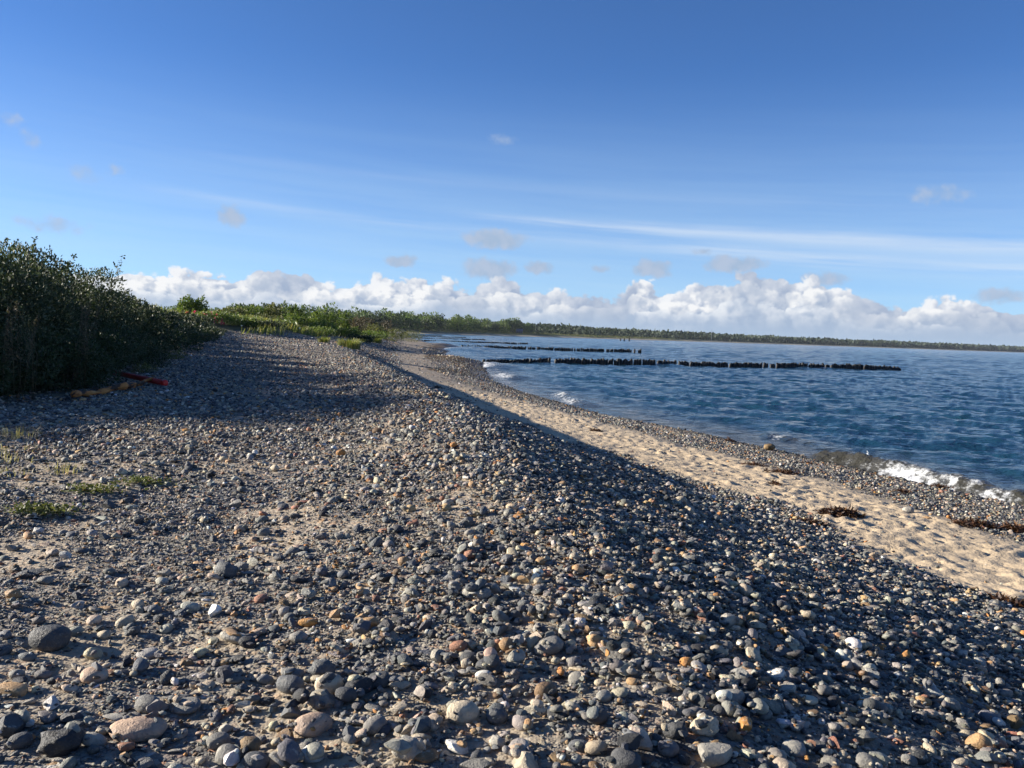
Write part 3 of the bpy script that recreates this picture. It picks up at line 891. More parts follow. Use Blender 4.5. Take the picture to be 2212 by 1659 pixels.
# the stones one can pick out: photo x, y, width in photo pixels, colour, kind, label
HERO = [
    (194, 2372, 122, 'black', 'knob', 'large black knobbly flint with a tan patch casting a long shadow on bare grit'),
    (159, 2036, 114, 'dark grey', 'round', 'large dark smooth cobble by the edge of the frame above the yellow stone'),
    (301, 2153, 82, 'pink', 'round', 'rounded orange-pink cobble sitting alone on grit'),
    (40, 2190, 96, 'tan', 'flat', 'yellow-tan flat cobble cut by the edge of the frame'),
    (472, 2243, 82, 'grey', 'round', 'upright grey egg-shaped cobble beside a long grey oval one'),
    (590, 2240, 102, 'grey', 'flat', 'long grey oval cobble next to the upright grey egg-shaped one'),
    (575, 2208, 108, 'blue-grey', 'slab', 'blue-grey slab lying behind the egg-shaped cobble'),
    (440, 2310, 165, 'pink', 'flat', 'wide pinkish flat stone half sunk in the grit'),
    (1000, 2305, 120, 'pink', 'round', 'big smooth pinkish-grey cobble standing proud of the shingle'),
    (756, 2020, 116, 'pale grey', 'flat', 'broad pale grey cobble overlapping a dark one'),
    (793, 2045, 66, 'black', 'round', 'dark rounded cobble tucked under the broad pale grey one'),
    (930, 2136, 78, 'grey', 'flat', 'grey oval cobble at the front of the pile of dark cobbles'),
    (1026, 2136, 88, 'blue-grey', 'knob', 'blue-grey humped flint behind the beige cobble'),
    (925, 2180, 98, 'blue-grey', 'round', 'blue-grey double-humped cobble before the grey oval one'),
    (1050, 2185, 92, 'beige', 'round', 'beige cobble with a shaded front under the humped flint'),
    (1020, 2230, 104, 'grey', 'knob', 'grey hollowed flint between the beige and the pinkish cobble'),
    (730, 2408, 88, 'grey', 'round', 'grey rounded cobble at the bottom edge, first of a row of three'),
    (815, 2428, 78, 'blue-grey', 'round', 'blue-grey cobble at the bottom edge, second of a row of three'),
    (905, 2418, 102, 'pale grey', 'flint', 'blocky pale grey flint at the bottom edge, third of the row'),
    (995, 2404, 78, 'white', 'knob', 'white flint with hollows like holes, near the bottom edge'),
    (38, 2316, 90, 'dark grey', 'flint', 'dark streaked flint cut by the lower corner of the frame'),
    (94, 2310, 28, 'white', 'round', 'small white egg-shaped pebble beside the dark streaked flint'),
    (64, 2366, 64, 'dark grey', 'round', 'dark oval cobble behind the black knobbly flint'),
    (393, 2410, 44, 'pale grey', 'slab', 'thin pale flint flake standing on edge in the grit'),
    (362, 2278, 64, 'pale grey', 'slab', 'pale pointed flake lying on grit before the egg-shaped cobble'),
    (1176, 1984, 64, 'tan', 'round', 'tan rounded cobble perched on top of the pile'),
    (1080, 2056, 72, 'beige', 'flat', 'smooth beige oval cobble in front of the tan perched one'),
    (1154, 2039, 72, 'pale grey', 'flat', 'grey-beige oval cobble beside the smooth beige one'),
    (1144, 2182, 104, 'black', 'round', 'large black cobble lying in shade'),
    (1206, 2168, 78, 'dark grey', 'round', 'dark grey cobble leaning on the large black one'),
    (1475, 2275, 106, 'beige', 'round', 'large beige and grey cobble with a dark line of shade'),
    (1584, 2286, 78, 'blue-grey', 'knob', 'blue-grey lumpy upright flint beside the large beige cobble'),
    (1268, 2260, 62, 'beige', 'flint', 'pale beige angular flint with a flat lit face'),
    (1542, 2153, 58, 'white', 'round', 'creamy white oval cobble lying against a dark grey one'),
    (1562, 2119, 98, 'dark grey', 'round', 'dark grey cobble behind the creamy white oval one'),
    (1746, 2056, 104, 'grey', 'round', 'wide smooth grey cobble on the brow of the bank'),
    (1298, 2390, 104, 'pale grey', 'knob', 'pale grey flint with a round hole at the bottom of the frame'),
    (1358, 2400, 82, 'brown', 'flat', 'brown tilted cobble leaning on the flint with a hole'),
    (1457, 2378, 88, 'white', 'flint', 'whitish jagged flint near the bottom of the frame'),
    (1522, 2426, 118, 'grey', 'flint', 'large grey flint cut by the bottom edge of the frame'),
    (1668, 2430, 92, 'beige', 'flint', 'beige chipped flint cut by the bottom edge of the frame'),
    (1845, 2374, 68, 'blue-grey', 'round', 'bluish cobble with a white crust'),
    (1995, 2420, 104, 'dark grey', 'round', 'large dark cobble with a pale patch at the bottom edge'),
    (1378, 1937, 52, 'white', 'slab', 'bluish white flake catching the light on the dark slope'),
    (1960, 2071, 108, 'grey', 'slab', 'long flat grey slab lying on the slope'),
    (2014, 2170, 38, 'tan', 'round', 'small tan egg-shaped pebble standing on end'),
    (1925, 2220, 52, 'pale grey', 'round', 'pale grey rounded pebble below the tan egg-shaped one'),
    (1137, 2290, 72, 'grey', 'flat', 'speckled grey cobble behind the round-holed flint'),
    (2279, 2402, 124, 'pale grey', 'flint', 'big pale triangular flint at the bottom edge of the frame'),
    (2247, 2312, 102, 'beige', 'knob', 'beige-grey cobble with a dimple behind the triangular flint'),
    (2340, 2340, 62, 'brown', 'flint', 'dark pointed flint beside the big triangular one'),
    (2326, 2223, 98, 'grey', 'round', 'smooth grey cobble with two dark marks on the slope'),
    (2858, 2162, 38, 'white', 'round', 'bright white smooth pebble on the shaded slope'),
    (3110, 2176, 70, 'grey', 'slab', 'grey slab casting a broad shadow on the slope'),
    (2595, 2381, 72, 'dark grey', 'flint', 'dark faceted flint with a lit rim near the bottom edge'),
    (2768, 2437, 78, 'grey', 'round', 'grey dome-shaped cobble cut by the bottom edge'),
    (2516, 2089, 38, 'tan', 'flint', 'squarish tan pebble below the driftwood stick'),
    (2326, 2123, 34, 'white', 'flint', 'creamy white upright pebble above the smooth grey cobble'),
    (2189, 2110, 50, 'orange', 'round', 'orange and brown oval pebble on the shaded slope'),
    (3000, 2318, 54, 'tan', 'flat', 'long tan cobble lying across the slope'),
    (3116, 2373, 74, 'tan', 'round', 'tan cobble half in shadow in the lower corner'),
    (2863, 2365, 36, 'rust red', 'flint', 'square rust red brick-like pebble'),
    (2500, 1844, 28, 'orange', 'flat', 'orange flat pebble high on the slope near the sand'),
    (2210, 1841, 26, 'orange', 'round', 'bright orange round pebble near the middle of the slope'),
    (2390, 1892, 26, 'orange', 'round', 'second bright orange pebble, farther down the slope'),
    (1655, 1648, 52, 'orange', 'knob', 'large round orange flint standing out on the crest'),
    (1640, 1700, 38, 'tan', 'round', 'tan pebble just below the large orange flint'),
    (1590, 1690, 34, 'tan', 'flat', 'flat tan pebble beside the large orange flint'),
    (1725, 1788, 40, 'tan', 'round', 'upright tan-orange pebble on the brow of the bank'),
    (1626, 1860, 68, 'pale grey', 'slab', 'pale grey rectangular flint slab facing the light'),
    (1719, 1849, 44, 'beige', 'knob', 'beige knobbly pebble beside the rectangular slab'),
    (1470, 1853, 50, 'grey', 'round', 'grey egg-shaped cobble before the rectangular slab'),
    (1167, 1867, 76, 'tan', 'flat', 'long brown-tan cobble on the lit crest'),
    (1057, 1876, 44, 'tan', 'flat', 'orange-tan flat pebble beside the long brown-tan cobble'),
    (1289, 1790, 44, 'tan', 'round', 'tan dome-shaped pebble among small grey gravel'),
    (1203, 1374, 34, 'brown', 'round', 'brown cobble in the far part of the lit gravel'),
    (1267, 1569, 54, 'pale grey', 'round', 'grey-white cobble above the orange pebbles'),
    (1373, 1591, 40, 'tan', 'knob', 'tan upright flint next to the grey-white cobble'),
    (1438, 1672, 38, 'pale grey', 'round', 'pale oval pebble to the side of the orange flint'),
    (1954, 1761, 48, 'beige', 'flat', 'pale beige oval cobble on the dark slope'),
    (719, 1822, 84, 'blue-grey', 'knob', 'big blue-grey pitted flint at the edge of the cobbles'),
    (768, 1808, 50, 'grey', 'flint', 'grey flint just behind the pitted blue-grey one'),
    (646, 1639, 68, 'grey', 'flat', 'grey lens-shaped cobble on the gravel flat'),
    (750, 1609, 52, 'grey', 'flint', 'angular grey flint with one bright face'),
    (348, 1609, 46, 'dark grey', 'flint', 'dark blocky flint near the creeping green plant'),
    (267, 1750, 54, 'dark grey', 'flat', 'dark tilted flat stone with a hollow beneath'),
    (100, 1817, 98, 'dark grey', 'slab', 'long dark flat stone by the edge of the frame'),
    (145, 1852, 44, 'grey', 'round', 'grey round pebble beneath the long dark flat stone'),
    (149, 1727, 58, 'pink', 'slab', 'pinkish flat stone lying flush in the gravel'),
    (334, 1935, 46, 'tan', 'flat', 'tan elongated pebble on sandy grit'),
    (646, 1883, 68, 'white', 'slab', 'white-grey flat flake on the grit'),
    (877, 1842, 42, 'pale grey', 'round', 'pale round pebble behind the pitted flint'),
    (330, 2024, 44, 'beige', 'round', 'beige pebble with a dark shadow beside the large dark cobble'),
    (2170, 1595, 40, 'beige', 'round', 'pale pinkish cobble high on the slope'),
    (2452, 1626, 20, 'white', 'round', 'white pebble standing at the edge of the sand'),
    (2955, 1648, 32, 'tan', 'slab', 'yellowish flat stone on the shore shingle by the sand'),
    (2895, 1625, 34, 'pale grey', 'round', 'grey boulder-like cobble on the shore shingle by the sand'),
    (2130, 1478, 30, 'beige', 'flat', 'pale flat cobble lying on the sand'),
]


def z_iter(u, v):
    z = 1.5
    for _ in range(8):
        p = at(u, v, z)
        z = float(height(p.x, p.y))
    return at(u, v, z)


REFS = []
kind_idx = {k: [i for i, q in enumerate(KINDS) if q == k] for k in set(KINDS)}


def single_stone(x, y, size, colname, kind, label, group, hero=False):
    i = random.choice(kind_idx[kind])
    me, th = HIGH[i]
    thick = th * size
    zc = lay(x, y, size, thick, 0.22)
    if zc is None:
        zc = float(height(x, y)) + thick * 0.28
    c = np.array(COLS[colname]) * random.uniform(0.88, 1.12)
    rx, ry = slope_rot(x, y)
    o = put('stone', me, loc=(x, y, zc), rot=Euler((float(rx) + random.gauss(0, .14), float(ry) + random.gauss(0, .14), random.uniform(-.5, .5) + random.choice((0, math.pi)))),
            scale=(size, size * random.uniform(.92, 1.06), size * random.uniform(.95, 1.1)))
    o['tint'] = [float(c[0]), float(c[1]), float(c[2])]
    return tag(o, label, 'stone', group)


for u, v, w, cn, kd, lb in HERO:
    p = z_iter(u, v + 0.12 * w)
    dist = (p - Vector((0, 0, EYE))).length
    size = .92 * w * 1024 / 3264 / F_PX * dist
    p = z_iter(u, v + 0.20 * w)
    single_stone(p.x, p.y, size, cn, kd, lb, 'stones on the shingle bank')
    REFS.append((p.x, p.y, u, v, w, lb))


def scatter(n, y0, y1, half=0.64, pad=0.7):
    """points spread evenly over the strip of ground before the viewer"""
    y = np.sqrt(RNG.uniform(0, 1, n * 2) * (y1 ** 2 - y0 ** 2) + y0 ** 2)
    x = RNG.uniform(-1, 1, n * 2) * (half * y1 + pad)
    k = np.abs(x) < half * y + pad
    return x[k][:n], y[k][:n]


def area(y0, y1, half=0.64, pad=0.7):
    return half * (y1 ** 2 - y0 ** 2) + 2 * pad * (y1 - y0)


def zone(x, y):
    """relative density: bank cobbles (0..1), flat gravel, sand, shore shingle"""
    sd = sand_mask(x, y)
    bank = sst(-1.6, 0.6, x - CD(y) + 0.8 * fbm(x * .5, y * .5, 2, 41)) * (1 - sst(-.1, .45, x - CC(y) - 1.1 * sst(9, 15, y) + .5 * fbm(x * .55, y * .3, 3, 11)))
    near_pile = np.exp(-((x - .3) / 1.6) ** 2 - ((y - 3.6) / 1.6) ** 2)
    bank = np.maximum(bank, near_pile)
    shore = sst(-.4, .4, x - CB(y)) * (1 - sst(-.1, .5, x - SHORE(y)))
    flat = (1 - sst(-1.6, 0.6, x - CD(y))) * sst(-1.5, 1.0, x - TOE(y))
    return bank, flat, sd, shore


PTS = []      # x, y, z, size, variant, colour index


def mass(dens_bank, dens_flat, dens_sand, dens_shore, lo, hi, y0, y1, layered, sink=0.3, patchy=0.0, skew=1.6):
    dmax = max(dens_bank, dens_flat, dens_shore, dens_sand)
    n = int(dmax * area(y0, y1))
    x, y = scatter(n, y0, y1)
    b, f, s, sh = zone(x, y)
    pn = fbm(x * 0.8 + 3, y * 0.7, 3, 55)
    f = f * np.clip(1 + patchy * pn * 2.2, 0.05, 2)
    dn = (b * dens_bank + f * dens_flat + sh * dens_shore) * (1 - s) + s * dens_sand
    k = RNG.random(len(x)) * dmax < dn
    x, y = x[k], y[k]
    size = lo + (hi - lo) * RNG.random(len(x)) ** skew
    var = RNG.integers(0, len(LOW), len(x))
    ci = RNG.choice(len(NAMES), len(x), p=PROB)
    if layered == 'loop':
        z = np.empty(len(x)); ok = np.ones(len(x), bool)
        for i in range(len(x)):
            zc = lay(x[i], y[i], size[i], THICK[var[i]] * size[i], sink)
            if zc is None:
                zc = float(height(x[i], y[i])) + THICK[var[i]] * size[i] * 0.2
            z[i] = zc
    elif layered == 'grid':
        j = np.clip(((x - GX0) / CELL).astype(int), 0, gnx - 1); i = np.clip(((y - GY0) / CELL).astype(int), 0, gny - 1)
        inside = (x > GX0) & (x < GX1) & (y < GY1)
        h0 = height(x, y)
        tz = np.where(inside, TOP[i, j], h0)
        ok = (tz - h0 < 0.026) | (RNG.random(len(x)) < 0.10)
        z = tz + size * THICK[var] * (0.5 - sink)
    else:
        z = height(x, y) + size * THICK[var] * (0.5 - sink) + RNG.random(len(x)) ** 2 * 0.02
        ok = np.ones(len(x), bool)
    PTS.append(np.stack([x, y, z, size, var, ci], 1)[ok])


# 215 more of the largest cobbles as single stones, each described by the picked-out stone it lies next to
def extra_singles(n):
    used = {}
    ords = ['', 'second ', 'third ', 'fourth ', 'fifth ', 'sixth ']
    placed = [(r[0], r[1], r[4]) for r in REFS]
    cnt = 0; tries = 0
    while cnt < n and tries < 6000:
        tries += 1
        y = 2.7 + 6.5 * random.random() ** 1.7
        x = random.uniform(-.6, .6) * y
        b, f, s, sh = zone(np.array([x]), np.array([y]))
        if random.random() > (b + 0.18 * f)[0] * (1 - s[0]):
            continue
        size = random.uniform(.05, .105)
        if any((x - a) ** 2 + (y - c) ** 2 < (0.5 * size + 0.045) ** 2 for a, c, _ in placed):
            continue
        cn = NAMES[RNG.choice(len(NAMES), p=PROB)]
        kd = random.choice(KINDS)
        r = min(REFS, key=lambda q: (q[0] - x) ** 2 + (q[1] - y) ** 2)
        dx, dy = x - r[0], y - r[1]
        if abs(dx) > abs(dy) * 0.8:
            rel = 'on the seaward side of' if dx > 0 else 'on the landward side of'
        else:
            rel = 'behind' if dy > 0 else 'in front of'
        shape = {'round': 'rounded', 'flat': 'flattish', 'flint': 'chipped', 'knob': 'knobbly', 'slab': 'slab-like'}[kd]
        head = r[5].split(' beside ')[0].split(' with ')[0].split(' near ')[0].split(' at ')[0].split(' on ')[0].split(' in ')[0].split(' by ')[0].split(' lying ')[0].split(' behind ')[0].split(' cut ')[0].split(' and ')[0] \
            .split(' before ')[0].split(' between ')[0].split(' under ')[0].split(' below ')[0].split(' leaning ')[0].split(' tucked ')[0].split(' standing ')[0].split(' half ')[0].split(' above ')[0].split(' among ')[0].split(' next ')[0].split(' to ')[0].split(' sitting ')[0].split(' overlapping ')[0].split(' perched ')[0].split(' just ')[0].split(' facing ')[0].split(' casting ')[0].split(' catching ')[0].split(',')[0]
        key = f'{cn} {shape} stone {rel} the {head}'
        k = used.get(key, 0); used[key] = k + 1
        if k >= len(ords):
            continue
        single_stone(x, y, size, cn, kd, ' '.join((ords[k] + key).split()[:16]), 'stones on the shingle bank')
        placed.append((x, y, 0)); cnt += 1


extra_singles(300 - len(HERO))
# the mass of shingle, from coarse to fine
mass(120, 24, 0.5, 0, .042, .10, 2.3, 6, 'loop', 0.22, 0.0, 1.15)
mass(105, 34, 0.5, 0, .045, .105, 6, 10, 'loop', 0.24, 0.0, 1.15)
mass(560, 170, 9, 0, .022, .052, 2.3, 9, 'loop', 0.24, 0.5)
mass(1500, 1150, 25, 0, .010, .024, 2.3, 7.5, 'grid', 0.15, 0.75)
mass(80, 38, 0.5, 14, .045, .11, 10, 18, None, 0.22, 0.3, 1.2)
mass(45, 24, 0.4, 12, .055, .12, 18, 34, None, 0.22)
mass(330, 190, 12, 280, .026, .062, 9, 17, None, 0.2, 0.4)
mass(620, 560, 10, 300, .013, .026, 7.5, 13, 'grid', 0.15, 0.4)
mass(150, 115, 9, 190, .034, .075, 17, 30, None, 0.2, 0.3)
mass(46, 46, 14, 60, .05, .10, 30, 50, None, 0.2, 0.2)
mass(13, 13, 10, 13, .08, .15, 50, 80, None, 0.2, 0.2)
mass(4.5, 4.5, 4, 4.5, .13, .24, 80, 135, None, 0.2, 0.2)
P = np.concatenate(PTS)
print('stones in the mass', len(P))


def shingle_object():
    me = bpy.data.meshes.new('shingle')
    n = len(P)
    me.vertices.add(n)
    me.vertices.foreach_set('co', P[:, :3].astype(np.float32).ravel())
    rx, ry = slope_rot(P[:, 0], P[:, 1])
    tilt = 0.22
    rot = np.stack([rx + RNG.normal(size=n) * tilt, ry + RNG.normal(size=n) * tilt, RNG.uniform(0, 6.283, n)], 1).astype(np.float32)
    a = me.attributes.new('rot', 'FLOAT_VECTOR', 'POINT'); a.data.foreach_set('vector', rot.ravel())
    sc = (P[:, 3:4] * RNG.uniform(.85, 1.15, (n, 3))).astype(np.float32)
    a = me.attributes.new('scl', 'FLOAT_VECTOR', 'POINT'); a.data.foreach_set('vector', sc.ravel())
    a = me.attributes.new('variant', 'INT', 'POINT'); a.data.foreach_set('value', P[:, 4].astype(np.int32))
    c = CARR[P[:, 5].astype(int)] * RNG.uniform(.8, 1.25, (n, 1)) * RNG.uniform(.94, 1.06, (n, 3))
    # stones along the waterline are wet and so darker
    wet = 1 - sst(.15, 1.0 + .02 * P[:, 1], SHORE(P[:, 1]) - P[:, 0] + .5 * fbm(P[:, 0], P[:, 1], 2, 14))
    c = c * (1 - .55 * wet[:, None])
    a = me.attributes.new('tint', 'FLOAT_COLOR', 'POINT')
    a.data.foreach_set('color', np.concatenate([c, np.ones((n, 1))], 1).astype(np.float32).ravel())
    me.materials.append(MS)
    src = bpy.data.collections.new('stone shapes')
    for i, (m_, h_) in enumerate(LOW):
        o = bpy.data.objects.new('stone_shape_%02d' % i, m_)
        src.objects.link(o)
    ng = bpy.data.node_groups.new('shingle', 'GeometryNodeTree')
    ng.interface.new_socket('Geometry', in_out='INPUT', socket_type='NodeSocketGeometry')
    ng.interface.new_socket('Geometry', in_out='OUTPUT', socket_type='NodeSocketGeometry')
    N, L = ng.nodes.new, ng.links.new
    gi, go = N('NodeGroupInput'), N('NodeGroupOutput')
    ci = N('GeometryNodeCollectionInfo'); ci.inputs['Collection'].default_value = src
    ci.inputs['Separate Children'].default_value = True; ci.inputs['Reset Children'].default_value = True
    iop = N('GeometryNodeInstanceOnPoints'); iop.inputs['Pick Instance'].default_value = True

    def named(nm, typ):
        q = N('GeometryNodeInputNamedAttribute'); q.data_type = typ; q.inputs['Name'].default_value = nm
        return q.outputs['Attribute']
    e2r = N('FunctionNodeEulerToRotation')
    L(named('rot', 'FLOAT_VECTOR'), e2r.inputs[0])
    L(gi.outputs[0], iop.inputs['Points']); L(ci.outputs[0], iop.inputs['Instance'])
    L(named('variant', 'INT'), iop.inputs['Instance Index'])
    L(e2r.outputs[0], iop.inputs['Rotation']); L(named('scl', 'FLOAT_VECTOR'), iop.inputs['Scale'])
    L(iop.outputs[0], go.inputs[0])
    o = put('shingle', me)
    md = o.modifiers.new('stones', 'NODES'); md.node_group = ng
    tag(o, 'mass of small grey, tan and dark pebbles covering the bank', None, None, 'stuff')
    return o


shingle_object()


# ------------------------------------------------------------------ leaves and shrubs
def leaves_np(pos, dirs, length, width, rg):
    n = len(pos)
    d = dirs / (np.linalg.norm(dirs, axis=1, keepdims=True) + 1e-9)
    r = rg.normal(size=(n, 3))
    s = np.cross(d, r); s /= np.linalg.norm(s, axis=1, keepdims=True) + 1e-9
    length = np.broadcast_to(length, (n,))[:, None]; width = np.broadcast_to(width, (n,))[:, None]
    v = np.empty((n, 4, 3))
    v[:, 0] = pos; v[:, 1] = pos + d * length * .5 + s * width * .5; v[:, 2] = pos + d * length; v[:, 3] = pos + d * length * .5 - s * width * .5
    return v.reshape(-1, 3), np.arange(n * 4).reshape(n, 4)


def shrub_leaves(rg, rx, ry, h, n, leaf, nlobe=14, shoots=0, base=0.0, up=0.35, shoot_h=0.35):
    """leaves gathered in uneven lobes that fill a dome of rx, ry, h; loose shoots above"""
    lob = []
    for _ in range(nlobe):
        a = rg.uniform(0, 6.283); rr = math.sqrt(rg.random()) * 0.8
        zz = base + (h - base) * (0.22 + 0.62 * rg.random() * math.sqrt(max(0.0, 1 - rr * rr * 0.9)))
        k = rg.uniform(.26, .5)
        lob.append((rx * rr * math.cos(a), ry * rr * math.sin(a), zz, rx * k, ry * k, h * k * 0.62))
    lob.append((0, 0, h * .45, rx * .62, ry * .62, h * .42))
    lob = np.array(lob)
    wgt = lob[:, 3] * lob[:, 5]; wgt /= wgt.sum()
    li = rg.choice(len(lob), n, p=wgt)
    u = rg.normal(size=(n, 3)); u /= np.linalg.norm(u, axis=1, keepdims=True)
    rad = rg.uniform(.62, 1.06, n) ** 0.7
    p = lob[li, :3] + u * lob[li, 3:] * rad[:, None]
    p[:, 2] = np.abs(p[:, 2] - 0.05) + 0.03
    d = u + rg.normal(size=(n, 3)) * .55 + np.array([0, 0, up])
    P_, D_ = [p], [d]
    for _ in range(shoots):
        a = rg.uniform(0, 6.283); rr = rg.random() ** .6 * .85
        l0 = lob[rg.integers(0, len(lob))]
        b = np.array([l0[0] + rg.normal() * l0[3] * .4, l0[1] + rg.normal() * l0[4] * .4, l0[2] + l0[5] * .8])
        t = rg.random(34)
        ln = h * shoot_h * rg.uniform(.4, 1.0)
        lean = rg.normal(size=2) * .25
        q = b + t[:, None] * np.array([lean[0] * ln, lean[1] * ln, ln]) + rg.normal(size=(34, 3)) * .018 * (1.4 - t)[:, None] * max(1, leaf / .06)
        P_.append(q); D_.append(rg.normal(size=(34, 3)) + np.array([0, 0, .5]))
    pos, dr = np.vstack(P_), np.vstack(D_)
    L = leaf * rg.uniform(.6, 1.3, len(pos))
    return leaves_np(pos, dr, L, L * .5, rg)


def stems_np(rg, rx, ry, h, n=7, r=0.02):
    parts = []
    for _ in range(n):
        a = rg.uniform(0, 6.283); rr = rg.uniform(.2, .7)
        e = np.array([rx * rr * math.cos(a), ry * rr * math.sin(a), h * rg.uniform(.55, .9)])
        b = np.array([e[0] * .12, e[1] * .12, -.08]); m_ = b * .5 + e * .5 + rg.normal(size=3) * .08 * rx
        parts.append(tube_np([b, m_, e], [r, r * .7, r * .25], 6))
    return join_np(parts)


ML_SILVER = mat_leaf('grey green leaves', [(0, (.026, .038, .015)), (.5, (.048, .064, .028)), (.82, (.085, .10, .052)), (1, (.19, .21, .13))], .6, .14, .25)
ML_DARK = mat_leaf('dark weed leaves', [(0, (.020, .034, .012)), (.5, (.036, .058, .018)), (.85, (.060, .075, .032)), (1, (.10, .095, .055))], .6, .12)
ML_GREEN = mat_leaf('fresh green leaves', [(0, (.052, .084, .018)), (.5, (.092, .135, .028)), (.85, (.145, .185, .042)), (1, (.22, .225, .07))], .55, .3)
ML_OLIVE = mat_leaf('olive leaves', [(0, (.066, .080, .022)), (.5, (.12, .13, .040)), (1, (.22, .21, .085))], .6, .18)
ML_GRASS = mat_leaf('dune grass', [(0, (.10, .125, .032)), (.5, (.18, .20, .055)), (.8, (.28, .26, .09)), (1, (.40, .32, .15))], .6, .3)
ML_STRAW = mat_leaf('dry straw', [(0, (.19, .16, .085)), (.5, (.30, .255, .15)), (1, (.42, .37, .24))], .6, .3)
ML_BROWN = mat_leaf('bare brown twigs', [(0, (.06, .045, .028)), (.6, (.11, .085, .05)), (1, (.15, .13, .07))], .7, .15)
ML_PINK = mat_leaf('pink petals', [(0, (.45, .03, .10)), (1, (.70, .10, .22))], .5, .3)
ML_WHITE = mat_leaf('white petals', [(0, (.7, .7, .66)), (1, (.85, .85, .8))], .5, .3)
ML_TREE = mat_leaf('tree leaves', [(0, (.040, .070, .020)), (.5, (.068, .112, .032)), (.85, (.10, .150, .046)), (1, (.14, .18, .065))], .6, .28)
ML_TREE2 = mat_leaf('dark tree leaves', [(0, (.022, .040, .016)), (.5, (.038, .062, .024)), (1, (.070, .095, .038))], .6, .25)
ML_TREE3 = mat_leaf('yellow green tree leaves', [(0, (.055, .085, .018)), (.5, (.095, .14, .034)), (1, (.15, .19, .055))], .6, .25)
M_BARK = mat_simple('bark', (.06, .045, .03), (.13, .10, .07), 8, .9, .6)


def shrub(name, label, cat, x, y, rx, ry, h, n, leaf, mat, seed, shoots=0, group=None, stems=7, z=None, flowers=None, up=.35, shoot_h=.35):
    rg = np.random.default_rng(seed)
    z0 = float(height(x, y)) if z is None else z
    e = empty(name, (x, y, z0 - 0.03))
    v, f = shrub_leaves(rg, rx, ry, h, n, leaf, 14, shoots, up=up, shoot_h=shoot_h)
    put('foliage', mesh_np('foliage', v, f, mat), e)
    if stems:
        v, f = stems_np(rg, rx * .8, ry * .8, h * .8, stems, 0.007 * h)
        put('stem', mesh_np('stem', v, f, M_BARK, True), e)
    if flowers:
        fm, k, sz = flowers
        u = rg.normal(size=(k, 3)); u /= np.linalg.norm(u, axis=1, keepdims=True); u[:, 2] = np.abs(u[:, 2])
        c = u * (rx, ry, h) * .98
        pos = np.repeat(c, 5, 0); dr = rg.normal(size=(k * 5, 3)) + np.repeat(u, 5, 0)
        v, f = leaves_np(pos, dr, sz, sz * .9, rg)
        put('blossom', mesh_np('blossom', v, f, fm), e)
    tag(e, label, cat, group)
    return e


# the tall thicket at the landward edge
HN = [  # y, x offset from the toe, radius, height, label
    (13.2, -3.6, 1.5, 2.5, 'dark bushy shrub cut by the frame edge, nearest of the tall thicket'),
    (15.6, -3.3, 1.6, 3.0, 'tall grey-green shrub with lit top leaves at the frame edge'),
    (17.6, -2.4, 1.5, 3.05, 'tall shrub with pale lit crown, second along the thicket'),
    (19.6, -2.3, 1.5, 3.1, 'tall shrub with upright silvery shoots, third along the thicket'),
    (21.8, -2.0, 1.6, 3.15, 'dense shrub with bright silvery top, fourth along the thicket'),
    (24.2, -1.7, 1.6, 3.1, 'tallest-looking shrub where the thicket top begins to fall'),
    (26.6, -1.7, 1.5, 2.75, 'shrub with loose feathery shoots against the clouds'),
    (29.2, -1.8, 1.5, 2.35, 'lower shrub on the falling line of the thicket'),
    (32.5, -1.8, 1.7, 2.0, 'rounded dark shrub midway down the thicket slope'),
    (36.5, -1.9, 1.9, 1.75, 'low dark shrub past the middle of the thicket'),
    (41.0, -2.0, 2.1, 1.55, 'low wide shrub before the sunlit dune'),
    (46.0, -2.1, 2.2, 1.3, 'low shrub with sparse upright stalks before the dune'),
    (52.0, -2.2, 2.3, 1.15, 'dark low shrub at the far end of the thicket'),
    (58.0, -2.3, 2.2, 1.0, 'last dark low shrub of the thicket beside the pink roses'),
]
for i, (y, dx, r, h, lb) in enumerate(HN):
    near = y < 31
    shrub('thicket_shrub', lb, 'shrub', float(TOE(y)) + dx, y, r, r * 1.15, h, 21000 if near else 8000, .078 if near else .13, ML_SILVER, 300 + i,
          16 if near else 12, 'tall shrubs of the landward thicket', up=.5, shoot_h=.2)
# a second row behind that closes the thicket
for i, y in enumerate((14.0, 17.0, 20.0, 23.0, 26.0, 29.0, 32.5)):
    shrub('thicket_shrub', ['shadowed shrub behind the first tall one at the frame edge', 'shrub filling the gap behind the second tall one', 'shrub filling the gap behind the silvery-shooted one',
                            'shrub filling the gap behind the silvery-topped one', 'shrub filling the gap behind the tallest-looking one', 'shrub filling the gap behind the one with feathery shoots', 'shrub filling the gap behind the rounded dark one'][i], 'shrub',
          float(TOE(y)) - 4.9, y, 1.7, 1.7, (2.3, 2.75, 2.9, 2.95, 2.7, 2.3, 1.9)[i], 17000, .16, ML_SILVER, 340 + i, 8, 'tall shrubs of the landward thicket')
